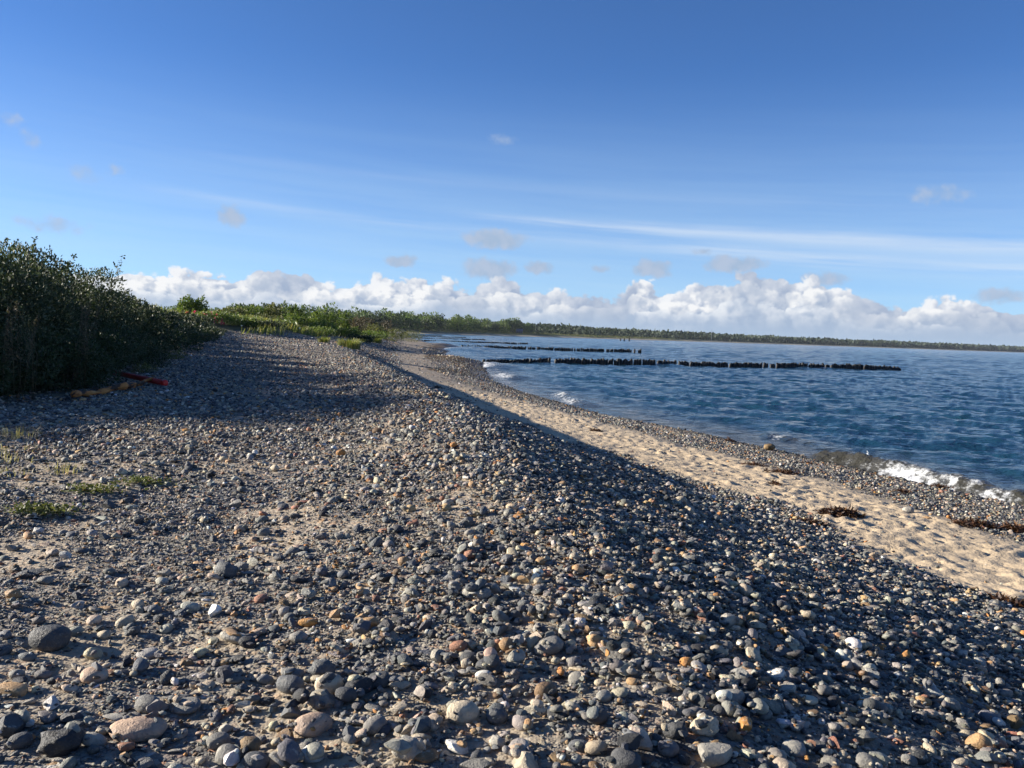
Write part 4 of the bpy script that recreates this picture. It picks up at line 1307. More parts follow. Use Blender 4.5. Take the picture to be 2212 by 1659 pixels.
# weeds in front of the thicket
WD = [(14.2, -.9, .8, 1.05), (15.3, -.7, .9, 1.25), (16.6, -.75, .9, 1.35), (17.9, -.6, .95, 1.3), (19.3, -.7, .95, 1.4), (20.9, -.5, 1.0, 1.3), (22.6, -.6, 1.0, 1.35), (24.5, -.55, 1.05, 1.25),
      (26.8, -.55, 1.1, 1.15), (29.3, -.5, 1.2, 1.0), (32.2, -.5, 1.3, .95), (35.6, -.5, 1.4, .85), (39.5, -.5, 1.5, .8), (44.0, -.5, 1.6, .75), (49.0, -.5, 1.7, .7), (54.5, -.5, 1.8, .65), (60.0, -.6, 1.7, .6)]
ORD = ['first', 'second', 'third', 'fourth', 'fifth', 'sixth', 'seventh', 'eighth', 'ninth', 'tenth', 'eleventh', 'twelfth', 'thirteenth', 'fourteenth', 'fifteenth', 'sixteenth', 'seventeenth']
for i, (y, dx, r, h) in enumerate(WD):
    shrub('weed_clump', f'dark green weed clump at the foot of the thicket, {ORD[i]} from the frame edge', 'weeds', float(TOE(y)) + dx, y, r, r * 1.2, h, 8000 if y < 30 else 4000, .065 if y < 30 else .10,
          ML_DARK, 400 + i, 4, 'weeds at the foot of the thicket', 5, up=.35, shoot_h=.3)


for i, (y, dx) in enumerate(((13.2, 1.0), (14.4, .5), (24.4, .5), (26.6, .6), (30.8, .6))):
    shrub('weed_sprig', f'small straggling weed on the shingle before the thicket, {ORD[i]} from the frame edge', 'weeds', float(TOE(y)) + dx, y, .45, .5, .32, 700, .05, ML_DARK if i % 2 else ML_OLIVE, 430 + i,
          3, 'stray weeds before the thicket', 3)


def mugwort(x, y, h, label, seed):
    rg = np.random.default_rng(seed)
    z0 = float(height(x, y))
    e = empty('mugwort_plant', (x, y, z0))
    sp, lp, ld = [], [], []
    for k in range(5):
        b = rg.normal(size=2) * .08; t = b + rg.normal(size=2) * .16; hh = h * rg.uniform(.75, 1.0)
        bend = rg.normal(size=2) * .22
        pts = [(b[0], b[1], -.03), ((b[0] + t[0]) / 2, (b[1] + t[1]) / 2, hh * .5), (t[0] + bend[0], t[1] + bend[1], hh)]; t = t + bend * .8
        sp.append(tube_np(pts, [.004, .004, .002], 5))
        for _ in range(150):
            a = rg.uniform(.35, 1) ** .8
            c = np.array([b[0] + (t[0] - b[0]) * a, b[1] + (t[1] - b[1]) * a, hh * a])
            lp.append(c + rg.normal(size=3) * .025 * (1.5 - a)); ld.append(rg.normal(size=3) + (0, 0, .6))
    v, f = join_np(sp)
    put('stem', mesh_np('stem', v, f, ML_BROWN, True), e)
    v, f = leaves_np(np.array(lp), np.array(ld), .05, .016, rg)
    put('foliage', mesh_np('foliage', v, f, ML_SILVER if seed % 2 else ML_BROWN), e)
    tag(e, label, 'plant', 'tall weed stalks before the thicket')


for i, (u, v, y, h) in enumerate([(40, 1260, 15.4, 1.9), (100, 1260, 15.9, 1.75), (275, 1230, 17.8, 2.0), (430, 1180, 23, 1.5)]):
    p = at_y(u, v, y)
    mugwort(p.x, y, h, f'thin upright weed stalks with pale tips, {ORD[i]} from the frame edge', 450 + i)

# ------------------------------------------------------------------ the dune behind the beach
DS = [  # u, top v, distance, half width m, leaves, material, label
    (617, 946, 76, 1.15, 2600, ML_GREEN, 'round leafy bush standing alone on the dune skyline', 0),
    (735, 974, 84, 1.6, 2400, ML_OLIVE, 'low olive bush beside the round one on the dune skyline', 0),
    (805, 972, 88, 1.7, 2400, ML_GREEN, 'wide green bush midway along the dune skyline', 0),
    (870, 966, 90, 1.4, 2400, ML_OLIVE, 'olive bush before the dark-topped one on the dune', 0),
    (935, 960, 92, 1.6, 2800, ML_GREEN, 'tall dark-topped bush on the dune skyline', 0),
    (1000, 992, 96, 1.6, 2200, ML_GREEN, 'bush on the dune just below the dark-topped one', 0),
    (1048, 990, 100, 1.5, 2400, ML_GREEN, 'bushy green shrub where the dune skyline starts to fall', 0),
    (1092, 990, 104, 1.0, 1700, ML_GREEN, 'narrow spire-like green shrub on the dune', 0),
    (1130, 1010, 112, 1.6, 1700, ML_BROWN, 'brownish bush with bare twigs on the dune', 0),
    (1172, 1004, 118, 1.1, 1200, ML_BROWN, 'thin bare bush sticking up above the dune', 0),
    (1233, 1012, 130, 1.0, 700, ML_BROWN, 'small leafless bush against the far trees', 0),
    (1190, 1026, 116, 1.8, 1800, ML_OLIVE, 'low olive bush below the bare one', 0),
    (680, 1008, 74, 2.0, 2400, ML_OLIVE, 'spreading bush below the round one on the lit slope', 0),
    (770, 1002, 80, 2.0, 2400, ML_GREEN, 'spreading green bush in the middle of the dune', 0),
    (850, 1004, 84, 2.0, 2400, ML_OLIVE, 'spreading olive bush in the middle of the dune', 0),
    (940, 1004, 87, 2.0, 2400, ML_GREEN, 'spreading bush below the dark-topped one', 0),
    (1020, 1020, 92, 2.0, 2200, ML_GREEN, 'spreading bush below the spire-like shrub', 0),
    (1110, 1040, 96, 2.4, 2200, ML_GREEN, 'dark green bush low on the dune by the tufts', 0),
    (1180, 1052, 108, 2.6, 2000, ML_GREEN, 'low green bush beyond the dune tufts', 0),
    (1260, 1042, 135, 2.8, 1800, ML_OLIVE, 'low grey bush on the far part of the dune', 0),
    (1310, 1050, 160, 3.0, 1600, ML_OLIVE, 'low bush near the tip of the dune', 0),
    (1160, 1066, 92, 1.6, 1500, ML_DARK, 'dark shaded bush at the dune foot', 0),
]
for i, (u, vt, y, hw, n, mt, lb, fl) in enumerate(DS):
    p = at_y(u, vt, y)
    z0 = float(height(p.x, y))
    h = max(.5, p.z - z0)
    shrub('dune_bush', lb, 'bush', p.x, y, hw, hw, h, n, .20, mt, 500 + i, 5, 'bushes on the dune', 4, shoot_h=.2)
# rose thickets along the dune foot
RS = [(640, 1045, 68, 1.7, 1.0, (ML_PINK, 26, .16), 'rose bush with pink blossoms at the end of the thicket'),
      (700, 1050, 70, 1.6, .9, None, 'green rose bush beside the pink-flowered one'),
      (760, 1058, 70, 1.7, .85, (ML_WHITE, 6, .10), 'rose bush with a few white specks at the dune foot'),
      (830, 1062, 71, 1.7, .7, (ML_WHITE, 5, .10), 'dark low rose bush at the dune foot'),
      (1010, 1060, 82, 2.0, .9, None, 'dark rose bush on the dune beside the white-flowered one'),
      (910, 1035, 78, 1.6, .9, (ML_WHITE, 12, .16), 'rose bush with a white blossom cluster on the dune'),
      (560, 1030, 64, 1.6, 1.1, None, 'dark bush joining the thicket and the roses')]
for i, (u, v, y, r, h, fl, lb) in enumerate(RS):
    p = at_y(u, v, y)
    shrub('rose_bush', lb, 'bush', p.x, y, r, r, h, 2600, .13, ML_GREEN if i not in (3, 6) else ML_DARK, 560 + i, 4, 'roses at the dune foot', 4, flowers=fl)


def blades(rg, n, r, h, lean=.5, w=.012):
    """a tuft of bent grass blades, two quads each"""
    a = rg.uniform(0, 6.283, n); rr = r * np.sqrt(rg.random(n)) * .5
    b = np.stack([rr * np.cos(a), rr * np.sin(a), np.zeros(n) - .02], 1)
    L = h * rg.uniform(.55, 1.1, n); ln = lean * rg.uniform(.2, 1, n)
    d = np.stack([np.cos(a), np.sin(a)], 1) + rg.normal(size=(n, 2)) * .4
    m_ = b + np.stack([d[:, 0] * L * ln * .3, d[:, 1] * L * ln * .3, L * .6], 1)
    t = b + np.stack([d[:, 0] * L * ln, d[:, 1] * L * ln, L * (1 - ln * .3)], 1)
    s = np.stack([-np.sin(a), np.cos(a), 0 * a], 1) * w * .5
    v = np.stack([b - s, b + s, m_ + s * .8, m_ - s * .8, t + s * .15, t - s * .15], 1).reshape(-1, 3)
    o = np.arange(n)[:, None] * 6
    f = np.concatenate([o + [0, 1, 2, 3], o + [3, 2, 4, 5]])
    return v, f


def dune_grass():
    rg = np.random.default_rng(77)
    n = 34000
    y = 62 + 190 * rg.random(n) ** 1.5
    off = rg.random(n) ** 1.2 * 16
    x = TOE(y) - off + 0.6 * rg.normal(size=n)
    k = (fbm(x * .25, y * .12, 3, 66) > -.12)
    x, y = x[k], y[k]; n = len(x)
    z = height(x, y)
    a = rg.uniform(0, 6.283, n); L = rg.uniform(.3, .8, n); ln = rg.uniform(.1, .6, n)
    w = .045 * rg.uniform(.6, 1.5, n) * (y / 80)
    b = np.stack([x, y, z - .03], 1)
    t = b + np.stack([np.cos(a) * L * ln + .12, np.sin(a) * L * ln, L], 1)
    s = np.stack([-np.sin(a), np.cos(a), 0 * a], 1) * w[:, None]
    v = np.stack([b - s, b + s, t + s * .3, t - s * .3], 1).reshape(-1, 3)
    tag(put('dune_grass', mesh_np('dune_grass', v, np.arange(n * 4).reshape(n, 4), ML_GRASS)), 'yellow-green dune grass between the bushes', None, None, 'stuff')


dune_grass()


def tuft(u, v, r, h, n, mat, label, seed, group, w=.012, cat='grass'):
    p = z_iter(u, v)
    rg = np.random.default_rng(seed)
    vv, f = blades(rg, n, r, h, .7, w)
    o = put('grass_tuft', mesh_np('tuft', vv, f, mat), loc=p)
    tag(o, label, cat, group)


tuft(1113, 1112, 1.5, .8, 420, ML_GRASS, 'large green-yellow grass tuft on open shingle below the dune', 1, 'grass tufts below the dune', .05)
tuft(1195, 1093, 1.6, .75, 380, ML_GRASS, 'smaller grass tuft at the dune foot nearer the sea', 2, 'grass tufts below the dune', .06)
tuft(1040, 1075, 1.3, .55, 300, ML_STRAW, 'straw-coloured grass tuft along the dune foot', 3, 'grass tufts below the dune', .05)
tuft(930, 1066, 1.2, .6, 300, ML_STRAW, 'dry yellowish tuft at the dune foot next to the roses', 4, 'grass tufts below the dune', .05)
tuft(1032, 1093, .8, .5, 160, ML_GRASS, 'small shaded tuft on the hollow bank', 5, 'grass tufts below the dune', .05)
tuft(22, 1470, .6, .15, 40, ML_STRAW, 'pale straw grass cut by the frame edge on the shingle', 6, 'straw tufts on the shingle', .007)
tuft(75, 1440, .7, .12, 36, ML_STRAW, 'thin pale straw grass just inside the frame edge', 7, 'straw tufts on the shingle', .007)
tuft(40, 1515, .5, .12, 30, ML_STRAW, 'lowest pale straw tuft by the frame edge', 8, 'straw tufts on the shingle', .007)
tuft(200, 1505, .4, .15, 46, ML_STRAW, 'single yellow-green grass tuft with thin stalks on the shingle', 9, 'straw tufts on the shingle', .007)
tuft(60, 1395, .5, .2, 90, ML_STRAW, 'faint dry grass near the shadow of the thicket', 10, 'straw tufts on the shingle', .007)


def creeper(u, v, rx, ry, n, label, seed):
    p = z_iter(u, v); rg = np.random.default_rng(seed)
    q = rg.normal(size=(n, 3)) * (rx * .45, ry * .45, 0)
    q[:, 2] = rg.random(n) * .05 + .015
    d = rg.normal(size=(n, 3)) * (1, 1, .35) + (0, 0, .35)
    vv, f = leaves_np(q, d, .035 * rg.uniform(.6, 1.4, n), .022, rg)
    e = empty('creeping_plant', p)
    put('foliage', mesh_np('creeper', vv, f, ML_OLIVE), e)
    st = []
    for _ in range(9):
        a = rg.uniform(0, 6.28)
        st.append(tube_np([(0, 0, .01), (math.cos(a) * rx * .4, math.sin(a) * ry * .4, .02), (math.cos(a) * rx * .85, math.sin(a) * ry * .85, .012)], [.004, .003, .002], 5))
    vv, f = join_np(st)
    put('stem', mesh_np('stem', vv, f, ML_GREEN), e)
    tag(e, label, 'plant', 'creeping green plants on the shingle')


creeper(300, 1570, .34, .16, 260, 'low green creeping plant spread widest on the shingle', 1)
creeper(455, 1545, .28, .16, 240, 'small low green plant beyond the widest creeping one', 2)
creeper(90, 1638, .2, .13, 200, 'small yellowish green creeping plant near the frame edge', 3)
creeper(165, 1640, .2, .14, 220, 'small bright green creeping plant beside the yellowish one', 4)

# ------------------------------------------------------------------ pipe, log, driftwood, boulder, seaweed
M_RED = mat_simple('red painted pipe', (.32, .025, .02), (.42, .04, .03), 5, .35, .1, .01, .5)
M_REDEND = mat_simple('bright red end cap', (.65, .025, .018), (.75, .04, .025), 5, .4, .1)


def mat_log():
    m, t = new_mat('peeling log')
    tc = t.n('ShaderNodeTexCoord').outputs['Object']
    st = t.n('ShaderNodeVectorMath', operation='MULTIPLY', i={0: tc, 1: (1.2, 6.0, 6.0)}).outputs[0]
    n1 = t.noise(st, 1.6, 4.0, .6)
    c = t.ramp(n1, [(.0, (.035, .02, .012)), (.42, (.06, .03, .016)), (.46, (.42, .14, .03)), (.60, (.55, .22, .055)), (.70, (.55, .29, .11)), (.76, (.55, .44, .28)), (1, (.50, .40, .27))])
    bsdf_out(t, c, .85, t.noise(st, 5.0, 5.0), .6, .02)
    return m


def pipe():
    a, b = z_iter(431, 1205), z_iter(527, 1232)
    a = Vector((a.x - 1.2, a.y + .25, a.z)); z = max(a.z, b.z)
    d = (b - a); L = d.length
    e = empty('red_pipe', (b.x, b.y, b.z + .08), math.atan2(-d.y, -d.x))
    v, f = tube_np([(.05, 0, 0), (L * .5, 0, .06), (L, 0, .12)], [.066, .066, .066], 20)
    put('barrel', mesh_np('barrel', v, f, M_RED, True), e)
    v, f = tube_np([(-.012, 0, 0), (0, 0, 0), (.05, 0, 0), (.13, 0, 0), (.14, 0, 0)], [.04, .072, .075, .075, .069], 20)
    put('end_cap', mesh_np('end_cap', v, f, M_REDEND, True), e)
    tag(e, 'red painted pipe with bright red end lying by the thicket', 'pipe')


pipe()


def log():
    a, b = z_iter(222, 1283), z_iter(492, 1226)
    d = b - a; L = d.length
    e = empty('peeled_log', (a.x, a.y, a.z + .05), math.atan2(d.y, d.x))
    rg = np.random.default_rng(8)
    t = np.linspace(0, 1, 22)
    pts = np.stack([t * L, .10 * np.sin(t * 9) + .03 * rg.normal(size=22), .05 + .035 * np.sin(t * 13 + 1) + (b.z - a.z) * t], 1)
    rad = .065 - .02 * t + .012 * rg.normal(size=22)
    rad[0] *= .5; rad[-1] *= .6
    v, f = tube_np(pts, rad, 10)
    v += .012 * rg.normal(size=v.shape)
    put('trunk', mesh_np('log', v, f, mat_log(), True), e)
    for k, s_ in ((7, 1), (14, -1)):
        p = pts[k]
        v, f = tube_np([p, p + (.06, .10 * s_, .06), p + (.10, .17 * s_, .08)], [.035, .025, .012], 8)
        put('branch_stub', mesh_np('stub', v, f, M_BARK, True), e)
    tag(e, 'crooked log with peeling orange and cream bark beside the red pipe', 'log')


log()

M_DRIFT = mat_simple('bleached driftwood', (.22, .16, .10), (.36, .28, .19), 9, .85, .5, .01, .3, (1, 8, 8))


def driftwood(u0, v0, u1, v1, r, label):
    a, b = z_iter(u0, v0), z_iter(u1, v1)
    d = b - a
    e = empty('driftwood_stick', (a.x, a.y, a.z + r + .022), math.atan2(d.y, d.x))
    L = math.hypot(d.x, d.y)
    t = np.linspace(0, 1, 9)
    pts = np.stack([t * L, .012 * np.sin(t * 7), d.z * t + .004 * np.sin(t * 11)], 1)
    v, f = tube_np(pts, r * (1 - .35 * t) * (1 + .1 * np.sin(t * 17)), 9)
    put('shaft', mesh_np('stick', v, f, M_DRIFT, True), e)
    p = pts[5]
    v, f = tube_np([p, p + (.02, .02, .015)], [r * .5, r * .2], 6)
    put('knot', mesh_np('knot', v, f, M_DRIFT, True), e)
    tag(e, label, 'stick')


driftwood(2470, 1998, 2520, 2044, .013, 'short pale driftwood stick lying on the shaded slope')

M_BOULDER = mat_simple('weedy boulder', (.10, .06, .025), (.26, .18, .09), 5, .75, .5)
p = z_iter(2452, 1438)
me, th = stone_mesh('round', 901, 4)
me.materials.clear(); me.materials.append(M_BOULDER)
bo = put('shore_boulder', me, loc=(p.x, p.y, p.z + .12), scale=(.32, .32, .34))
tag(bo, 'brown weed-covered boulder at the edge of the water', 'boulder')

ML_WEED = mat_leaf('seaweed strands', [(0, (.022, .010, .006)), (.6, (.055, .024, .012)), (.9, (.10, .045, .018)), (1, (.17, .085, .03))], .5, .15)


def seaweed(u, v, w, depth, hgt, n, label, seed):
    p = z_iter(u, v); rg = np.random.default_rng(seed)
    dist = (p - Vector((0, 0, EYE))).length
    rx = w * 1024 / 3264 / F_PX * dist * .5
    q = rg.normal(size=(n, 2)) * .42
    q = q[(q ** 2).sum(1) < 1]; n = len(q)
    lump = np.clip(.55 + .8 * fbm(q[:, 0] * 2.2 + seed, q[:, 1] * 2.2, 2, 3), .1, 1.3)
    z = hgt * lump * np.sqrt(np.maximum(1 - (q ** 2).sum(1), 0)) * rg.random(n)
    b = np.stack([q[:, 0] * rx, q[:, 1] * depth, z], 1)
    zz = height(p.x + b[:, 0], p.y + b[:, 1]) - p.z
    b[:, 2] += zz
    d = rg.normal(size=(n, 3)) * (1, 1, .45)
    L = rg.uniform(.05, .13, n)
    vv, f = leaves_np(b, d, L, L * .22, rg)
    tag(put('seaweed_clump', mesh_np('seaweed', vv, f, ML_WEED), loc=p), label, 'seaweed', 'seaweed washed up on the beach')


SW = [(2680, 1645, 150, .28, .14, 1700, 'dark brown heap of seaweed lying on open sand'),
      (2585, 1670, 90, .22, .07, 800, 'flat reddish seaweed between the sand heap and the slope'),
      (3115, 1680, 150, .30, .10, 1500, 'wide brown seaweed patch on the shore shingle'),
      (3235, 1692, 90, .3, .10, 900, 'brown seaweed patch cut by the frame edge'),
      (2490, 1508, 120, .25, .06, 800, 'streak of seaweed where the sand meets the shore shingle'),
      (2400, 1485, 90, .2, .05, 500, 'thin seaweed streak farther along the shingle edge'),
      (2560, 1478, 110, .22, .06, 700, 'seaweed streak in the middle of the shore shingle'),
      (2325, 1408, 40, .25, .12, 500, 'small dark seaweed lump by the water before the boulder'),
      (3000, 1556, 80, .2, .09, 700, 'dark seaweed lump at the foam edge'),
      (2870, 1522, 50, .2, .07, 400, 'small seaweed lump beside the breaking wave'),
      (2880, 1570, 60, .2, .04, 300, 'faint seaweed patch on the shingle below the wave'),
      (2470, 1545, 40, .2, .04, 250, 'tiny seaweed scrap on sand near the shingle'),
      (1395, 1237, 40, .6, .10, 400, 'small reddish seaweed at the head of the sand strip'),
      (1900, 1375, 50, .25, .05, 350, 'thin seaweed at the edge of slope and sand'),
      (3215, 1925, 110, .25, .05, 700, 'dry seaweed and straw where the slope meets the sand at the frame edge')]
for i, a in enumerate(SW):
    seaweed(*a, 700 + i)

# ------------------------------------------------------------------ groynes
M_POST = mat_simple('dark wet timber', (.008, .007, .006), (.022, .019, .016), 6, .6, .6, .03, .4, (3, 3, .6))


def post_mesh(seed):
    rg = np.random.default_rng(seed)
    z = np.array([-1.2, -.2, .25, .6, .86, 1.0, 1.0]); r = np.array([.5, .5, .49, .48, .45, .38, .05]) + rg.normal(size=7) * .012
    pts = np.stack([rg.normal(size=7) * .02, rg.normal(size=7) * .02, z], 1)
    v, f = tube_np(pts, r, 10)
    top = v[:, 2] > .8
    v[top, 2] += v[top, 0] * rg.normal() * .25 + v[top, 1] * rg.normal() * .2
    return mesh_np('post', v, f, M_POST, True)


POSTS = [post_mesh(800 + i) for i in range(8)]
GL = ['nearest long groyne of dark timber posts running out into the sea', 'second groyne of dark posts beyond the nearest one', 'third groyne of low dark posts across the bay',
      'fourth low groyne, a thin dark line across the bay', 'fifth groyne, a faint dark line before the far beach', 'farthest groyne, a faint dark line at the far beach']
for gi_, ((ax, ay), (bx, by), n) in enumerate(GROYNES):
    e = empty('groyne', (ax, ay, 0), math.atan2(by - ay, bx - ax))
    L = math.hypot(bx - ax, by - ay); rg = np.random.default_rng(850 + gi_)
    x = -0.5
    while x < L:
        t = x / L
        d = rg.uniform(.36, .45) if gi_ < 2 else rg.uniform(.45, .6)
        if gi_ == 0:
            hh = np.interp(t, [0, .05, .15, .3, .5, .7, .85, .97, 1], [.50, .55, .85, .95, .75, .85, .95, .75, .5])
        else:
            hh = np.interp(t, [0, .2, .8, 1], [.6, .75, .9, 1.15]) * (1 if gi_ == 1 else .62)
        hh *= .70 * rg.uniform(.78, 1.10)
        o = put('post', POSTS[rg.integers(0, 8)], e, (x, rg.normal() * .05, 0), (rg.normal() * .03, rg.normal() * .03, rg.uniform(0, 6.28)), (d, d, hh))
        gap = rg.uniform(.35, .44) if gi_ < 2 else rg.uniform(.42, .6)
        if rg.random() < .09:
            gap += rg.uniform(.15, .4)
        if gi_ == 1 and .93 < t < .96:
            gap += .5
        x += gap
    tag(e, GL[gi_], 'groyne', 'timber groynes in the bay')

# ------------------------------------------------------------------ the far shore
FC = np.array([(-900, 380), (-450, 470), (-190, 560), (-75, 632), (-32, 740), (9, 897), (149, 1200), (392, 1630), (810, 2140), (1767, 3000), (3000, 3900), (5000, 5200)], float)


def resample(p, step):
    d = np.r_[0, np.cumsum(np.hypot(*np.diff(p, axis=0).T))]
    s = np.arange(0, d[-1], step)
    return np.stack([np.interp(s, d, p[:, 0]), np.interp(s, d, p[:, 1])], 1), s


FP, FS = resample(FC, 14.0)
_k = np.ones(15) / 15
FP = np.stack([np.convolve(np.pad(FP[:, i], 7, 'edge'), _k, 'valid') for i in range(2)], 1)
_tg = np.gradient(FP, axis=0); _tg /= np.linalg.norm(_tg, axis=1, keepdims=True)
FN = np.stack([-_tg[:, 1], _tg[:, 0]], 1)          # landward normal


def mat_coast():
    m, t = new_mat('far shore ground')
    k = t.n('ShaderNodeAttribute', attribute_name='inland').outputs['Fac']
    pos = t.n('ShaderNodeNewGeometry').outputs['Position']
    g = t.mix(t.noise(pos, .08, 4.0), (.045, .055, .022), (.13, .13, .06))
    c = t.mix(t.mapr(k, .28, .42), (.34, .285, .20), g)
    bsdf_out(t, c, .9)
    return m


def far_coast():
    offs = np.array([-25, -3, 0, 6, 14, 24, 40, 70, 120, 300, 1500])
    zz = np.array([-1.5, -.3, .0, .7, 1.3, 1.9, 2.6, 3.2, 4.0, 5.0, 6.0])
    P3 = []
    for o_, z_ in zip(offs, zz):
        q = FP + FN * o_
        bump = fbm(q[:, 0] * .012, q[:, 1] * .012, 3, 9) * (o_ > 10) * 1.2
        P3.append(np.column_stack([q, z_ + bump]))
    V = np.stack(P3, 1)
    n, m_ = V.shape[:2]
    idx = np.arange(n * m_).reshape(n, m_)
    q = np.stack([idx[:-1, :-1], idx[1:, :-1], idx[1:, 1:], idx[:-1, 1:]], -1).reshape(-1, 4)
    me = mesh_np('far_shore', V.reshape(-1, 3), q, mat_coast(), True)
    fattr(me, 'inland', np.tile(np.linspace(0, 1, m_), n))
    tag(put('far_shore_ground', me), kind='structure')


far_coast()


def tree_variant(seed, broad):
    rg = np.random.default_rng(seed)
    v, f = shrub_leaves(rg, .36 * broad, .36 * broad, .80, 700, .105, 11, 0, base=.0)
    v[:, 2] = v[:, 2] * 1.12 + .04
    crown = mesh_np('crown', v, f, (ML_TREE, ML_TREE2, ML_TREE3)[seed % 3])
    parts = [tube_np([(0, 0, -.05), (.01, 0, .25), (.0, .01, .6)], [.03, .022, .010], 7)]
    for k in range(4):
        a = rg.uniform(0, 6.28)
        parts.append(tube_np([(0, 0, .25 + .06 * k), (.12 * math.cos(a), .12 * math.sin(a), .42 + .06 * k), (.2 * math.cos(a), .2 * math.sin(a), .55 + .05 * k)], [.012, .008, .004], 5))
    v, f = join_np(parts)
    return crown, mesh_np('trunk', v, f, M_BARK, True)


TV = [tree_variant(900 + i, b) for i, b in enumerate((1.35, 1.15, 1.5, 1.1, 1.3, 1.45))]
_U = ['first', 'second', 'third', 'fourth', 'fifth', 'sixth', 'seventh', 'eighth', 'ninth', 'tenth', 'eleventh', 'twelfth', 'thirteenth', 'fourteenth', 'fifteenth', 'sixteenth', 'seventeenth', 'eighteenth', 'nineteenth']
ORDN = _U + ['twentieth'] + ['twenty-' + a for a in _U[:9]] + ['thirtieth'] + ['thirty-' + a for a in _U[:9]] + ['fortieth'] + ['forty-' + a for a in _U[:9]] + ['fiftieth'] + ['fifty-' + a for a in _U[:9]]


def far_trees():
    rg = np.random.default_rng(31)
    i0 = int(np.argmin(np.abs(FP[:, 0] + 215))); i1 = int(np.argmin(np.hypot(FP[:, 0] - 70, FP[:, 1] - 1030)))
    s0, s1 = FS[i0], FS[i1]
    cnt = 0
    for row, (off, step) in enumerate(((50, 12.0), (74, 14.0))):
        s = s0 + rg.uniform(0, 5); k = 0
        while s < s1:
            j = int(s / 14.0); j = min(j, len(FP) - 1)
            c = FP[j] + FN[j] * (off + rg.normal() * 6) + (FP[min(j + 1, len(FP) - 1)] - FP[j]) * ((s / 14.0) % 1)
            h = rg.uniform(12.5, 18.5) * (1 + .05 * row)
            h *= 0.80 + 0.4 * max(0, float(fbm(np.array([s * .02]), np.array([row * 3.0]), 2, 4)[0]) + .35)
            ti = rg.integers(0, len(TV))
            cr, tr = TV[ti]
            e = empty('tree', (c[0], c[1], 2.4 + .01 * off), rg.uniform(0, 6.28))
            e.scale = (h * rg.uniform(1.0, 1.35), h * rg.uniform(1.0, 1.35), h)
            put('crown', cr, e); put('trunk', tr, e)
            tone = ('green', 'dark green', 'light green')[(900 + ti) % 3]
            tag(e, f'{tone} leafy tree, {ORDN[k]} from the dune in the {("front", "second")[row]} row of the far wood', 'tree', ('front row', 'second row')[row] + ' of the far wood')
            cnt += 1; k += 1
            s += step * rg.uniform(.8, 1.3)
    print('far trees', cnt)


far_trees()


def leafmass(name, label, s_lo, s_hi, n, off, hgt, size, mat, seed, hn):
    rg = np.random.default_rng(seed)
    s = s_lo + (s_hi - s_lo) * rg.random(n)
    j = np.clip((s / 14).astype(int), 0, len(FP) - 2); fr = (s / 14 - j)[:, None]
    base = FP[j] * (1 - fr) + FP[j + 1] * fr
    o = rg.uniform(off[0], off[1], n)
    dist = np.hypot(base[:, 0], base[:, 1])
    q = base + FN[j] * o[:, None]
    top = hgt[0] + (hgt[1] - hgt[0]) * np.clip(.5 + fbm(s * hn, o * hn * 1.3, 4, seed % 50) * .9, 0, 1)
    ground = np.interp(o, [14, 40, 120, 300, 600], [1.3, 2.6, 4.0, 5.0, 5.5])
    z = ground + top * (rg.random(n) ** .62)
    sz = size * np.clip(dist / 1200, .6, 3) * rg.uniform(.6, 1.4, n)
    v, f = leaves_np(np.column_stack([q, z - sz * .3]), rg.normal(size=(n, 3)) + (0, 0, .3), sz, sz * .75, rg)
    tag(put(name, mesh_np(name, v, f, mat)), label, None, None, 'stuff')


_s1 = float(FS[int(np.argmin(np.hypot(FP[:, 0] - 60, FP[:, 1] - 1000)))])
_s0 = float(FS[int(np.argmin(np.abs(FP[:, 0] + 420)))])
ML_FAR = mat_leaf('far forest leaves', [(0, (.012, .024, .012)), (.5, (.022, .038, .018)), (1, (.042, .060, .028))], .7, .15)
leafmass('forest', 'dark green wooded shore stretching away to the horizon', _s1, float(FS[-1]) * .93, 90000, (45, 260), (9.0, 15.0), 4.0, ML_FAR, 61, .012)
leafmass('woodland', 'deeper wood behind the rows of trees on the far shore', _s0, _s1 + 60, 24000, (88, 170), (7.0, 11.0), 2.6, ML_TREE2, 63, .02)
leafmass('scrub', 'grey-green scrub along the far beach', _s0, _s1 + 500, 22000, (16, 62), (.6, 2.6), 1.0, ML_OLIVE, 62, .03)


# small things on and before the far shore
M_WALLW = mat_simple('white render', (.72, .72, .70), (.82, .82, .80), 3, .8, .1)
M_ROOF = mat_simple('grey roof', (.10, .11, .13), (.15, .16, .18), 5, .7, .2)
M_GLASSD = mat_simple('dark pane', (.015, .018, .022), (.03, .035, .04), 3, .15, .0, .01, .5)


def boxnp(x0, x1, y0, y1, z0, z1):
    v = np.array([(x, y, z) for z in (z0, z1) for y in (y0, y1) for x in (x0, x1)], float)
    f = np.array([(0, 2, 3, 1), (4, 5, 7, 6), (0, 1, 5, 4), (2, 6, 7, 3), (0, 4, 6, 2), (1, 3, 7, 5)])
    return v, f


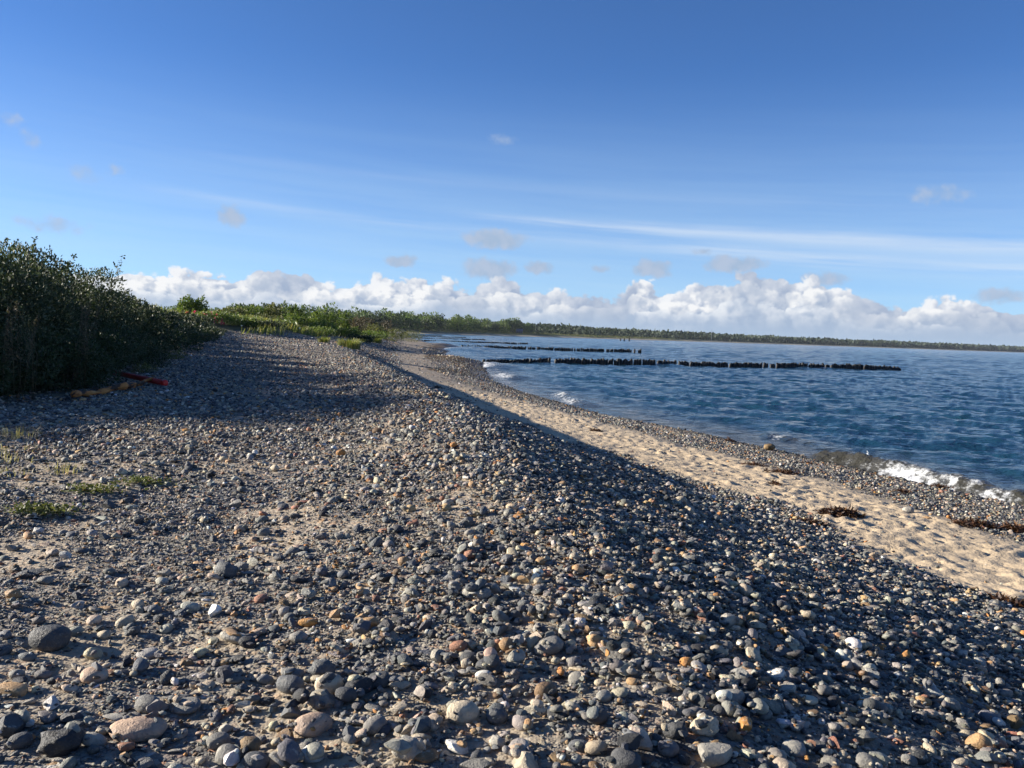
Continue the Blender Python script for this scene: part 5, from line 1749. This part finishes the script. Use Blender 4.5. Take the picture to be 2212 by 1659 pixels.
def far_house(u, y, w, wall, zb, label):
    p = at_y(u, 1080, y)
    e = empty('house', (p.x, y, zb))
    put('wall', mesh_np('wall', *boxnp(-w / 2, w / 2, -w * .35, w * .35, -1, w * .38), wall), e)
    v = np.array([(-w * .55, -w * .42, w * .36), (w * .55, -w * .42, w * .36), (w * .55, 0, w * .74), (-w * .55, 0, w * .74), (-w * .55, w * .42, w * .36), (w * .55, w * .42, w * .36)])
    put('roof', mesh_np('roof', v, np.array([(0, 1, 2, 3), (3, 2, 5, 4)]), M_ROOF), e)
    for k in (-.28, .0, .28):
        put('window', mesh_np('window', *boxnp(w * k - w * .06, w * k + w * .06, -w * .355, -w * .345, w * .12, w * .27), M_GLASSD), e)
    tag(e, label, 'house')


far_house(1655, 975, 7, M_ROOF, 3.0, 'small house with a grey roof half hidden in the wood')
far_house(2397, 2050, 9, M_WALLW, 1.2, 'tiny white building on the far beach')
p = at_y(2266, 1080, 1560)
v, f = tube_np([(0, 0, -1), (0, 0, 10), (0, 0, 19)], [.4, .35, .25], 8)
m_ = empty('mast', (p.x + 10, 1600, 3.0))
put('pole', mesh_np('pole', v, f, M_ROOF, True), m_)
v, f = tube_np([(-1.6, 0, 17), (1.6, 0, 17)], [.2, .2], 6)
put('crossbar', mesh_np('crossbar', v, f, M_WALLW, True), m_)
tag(m_, 'thin pale mast rising above the far wood', 'mast')
for i, u in enumerate((1978, 1990, 2006)):
    p = at_y(u, 1080, 700)
    parts = [tube_np([(dx, dy, -1.5), (dx * .4, dy * .4, 1.9 + .3 * i % 2)], [.28, .24], 8) for dx, dy in ((-.5, 0), (.5, .1), (0, .5), (0, -.4))]
    v, f = join_np(parts)
    tag(put('mooring_piles', mesh_np('piles', v, f, M_POST, True), loc=(p.x, 700, 0)), ['first', 'second', 'third'][i] + ' of three dark pile clusters in the water before the far wood', 'piles', 'pile clusters in the bay')




# ------------------------------------------------------------------ haze in the air over the bay
def haze():
    m, t = new_mat('sea haze')
    v = t.n('ShaderNodeVolumePrincipled', i={'Color': (.80, .88, 1.0, 1), 'Density': 3.2e-5, 'Anisotropy': 0.1})
    t.n('ShaderNodeOutputMaterial', i={'Volume': v.outputs[0]})
    me = mesh_np('haze', *boxnp(-9000, 12500, -120, 9500, -5.0, 34.0), m)
    tag(put('haze', me), 'thin sea haze over the bay', None, None, 'stuff')


haze()
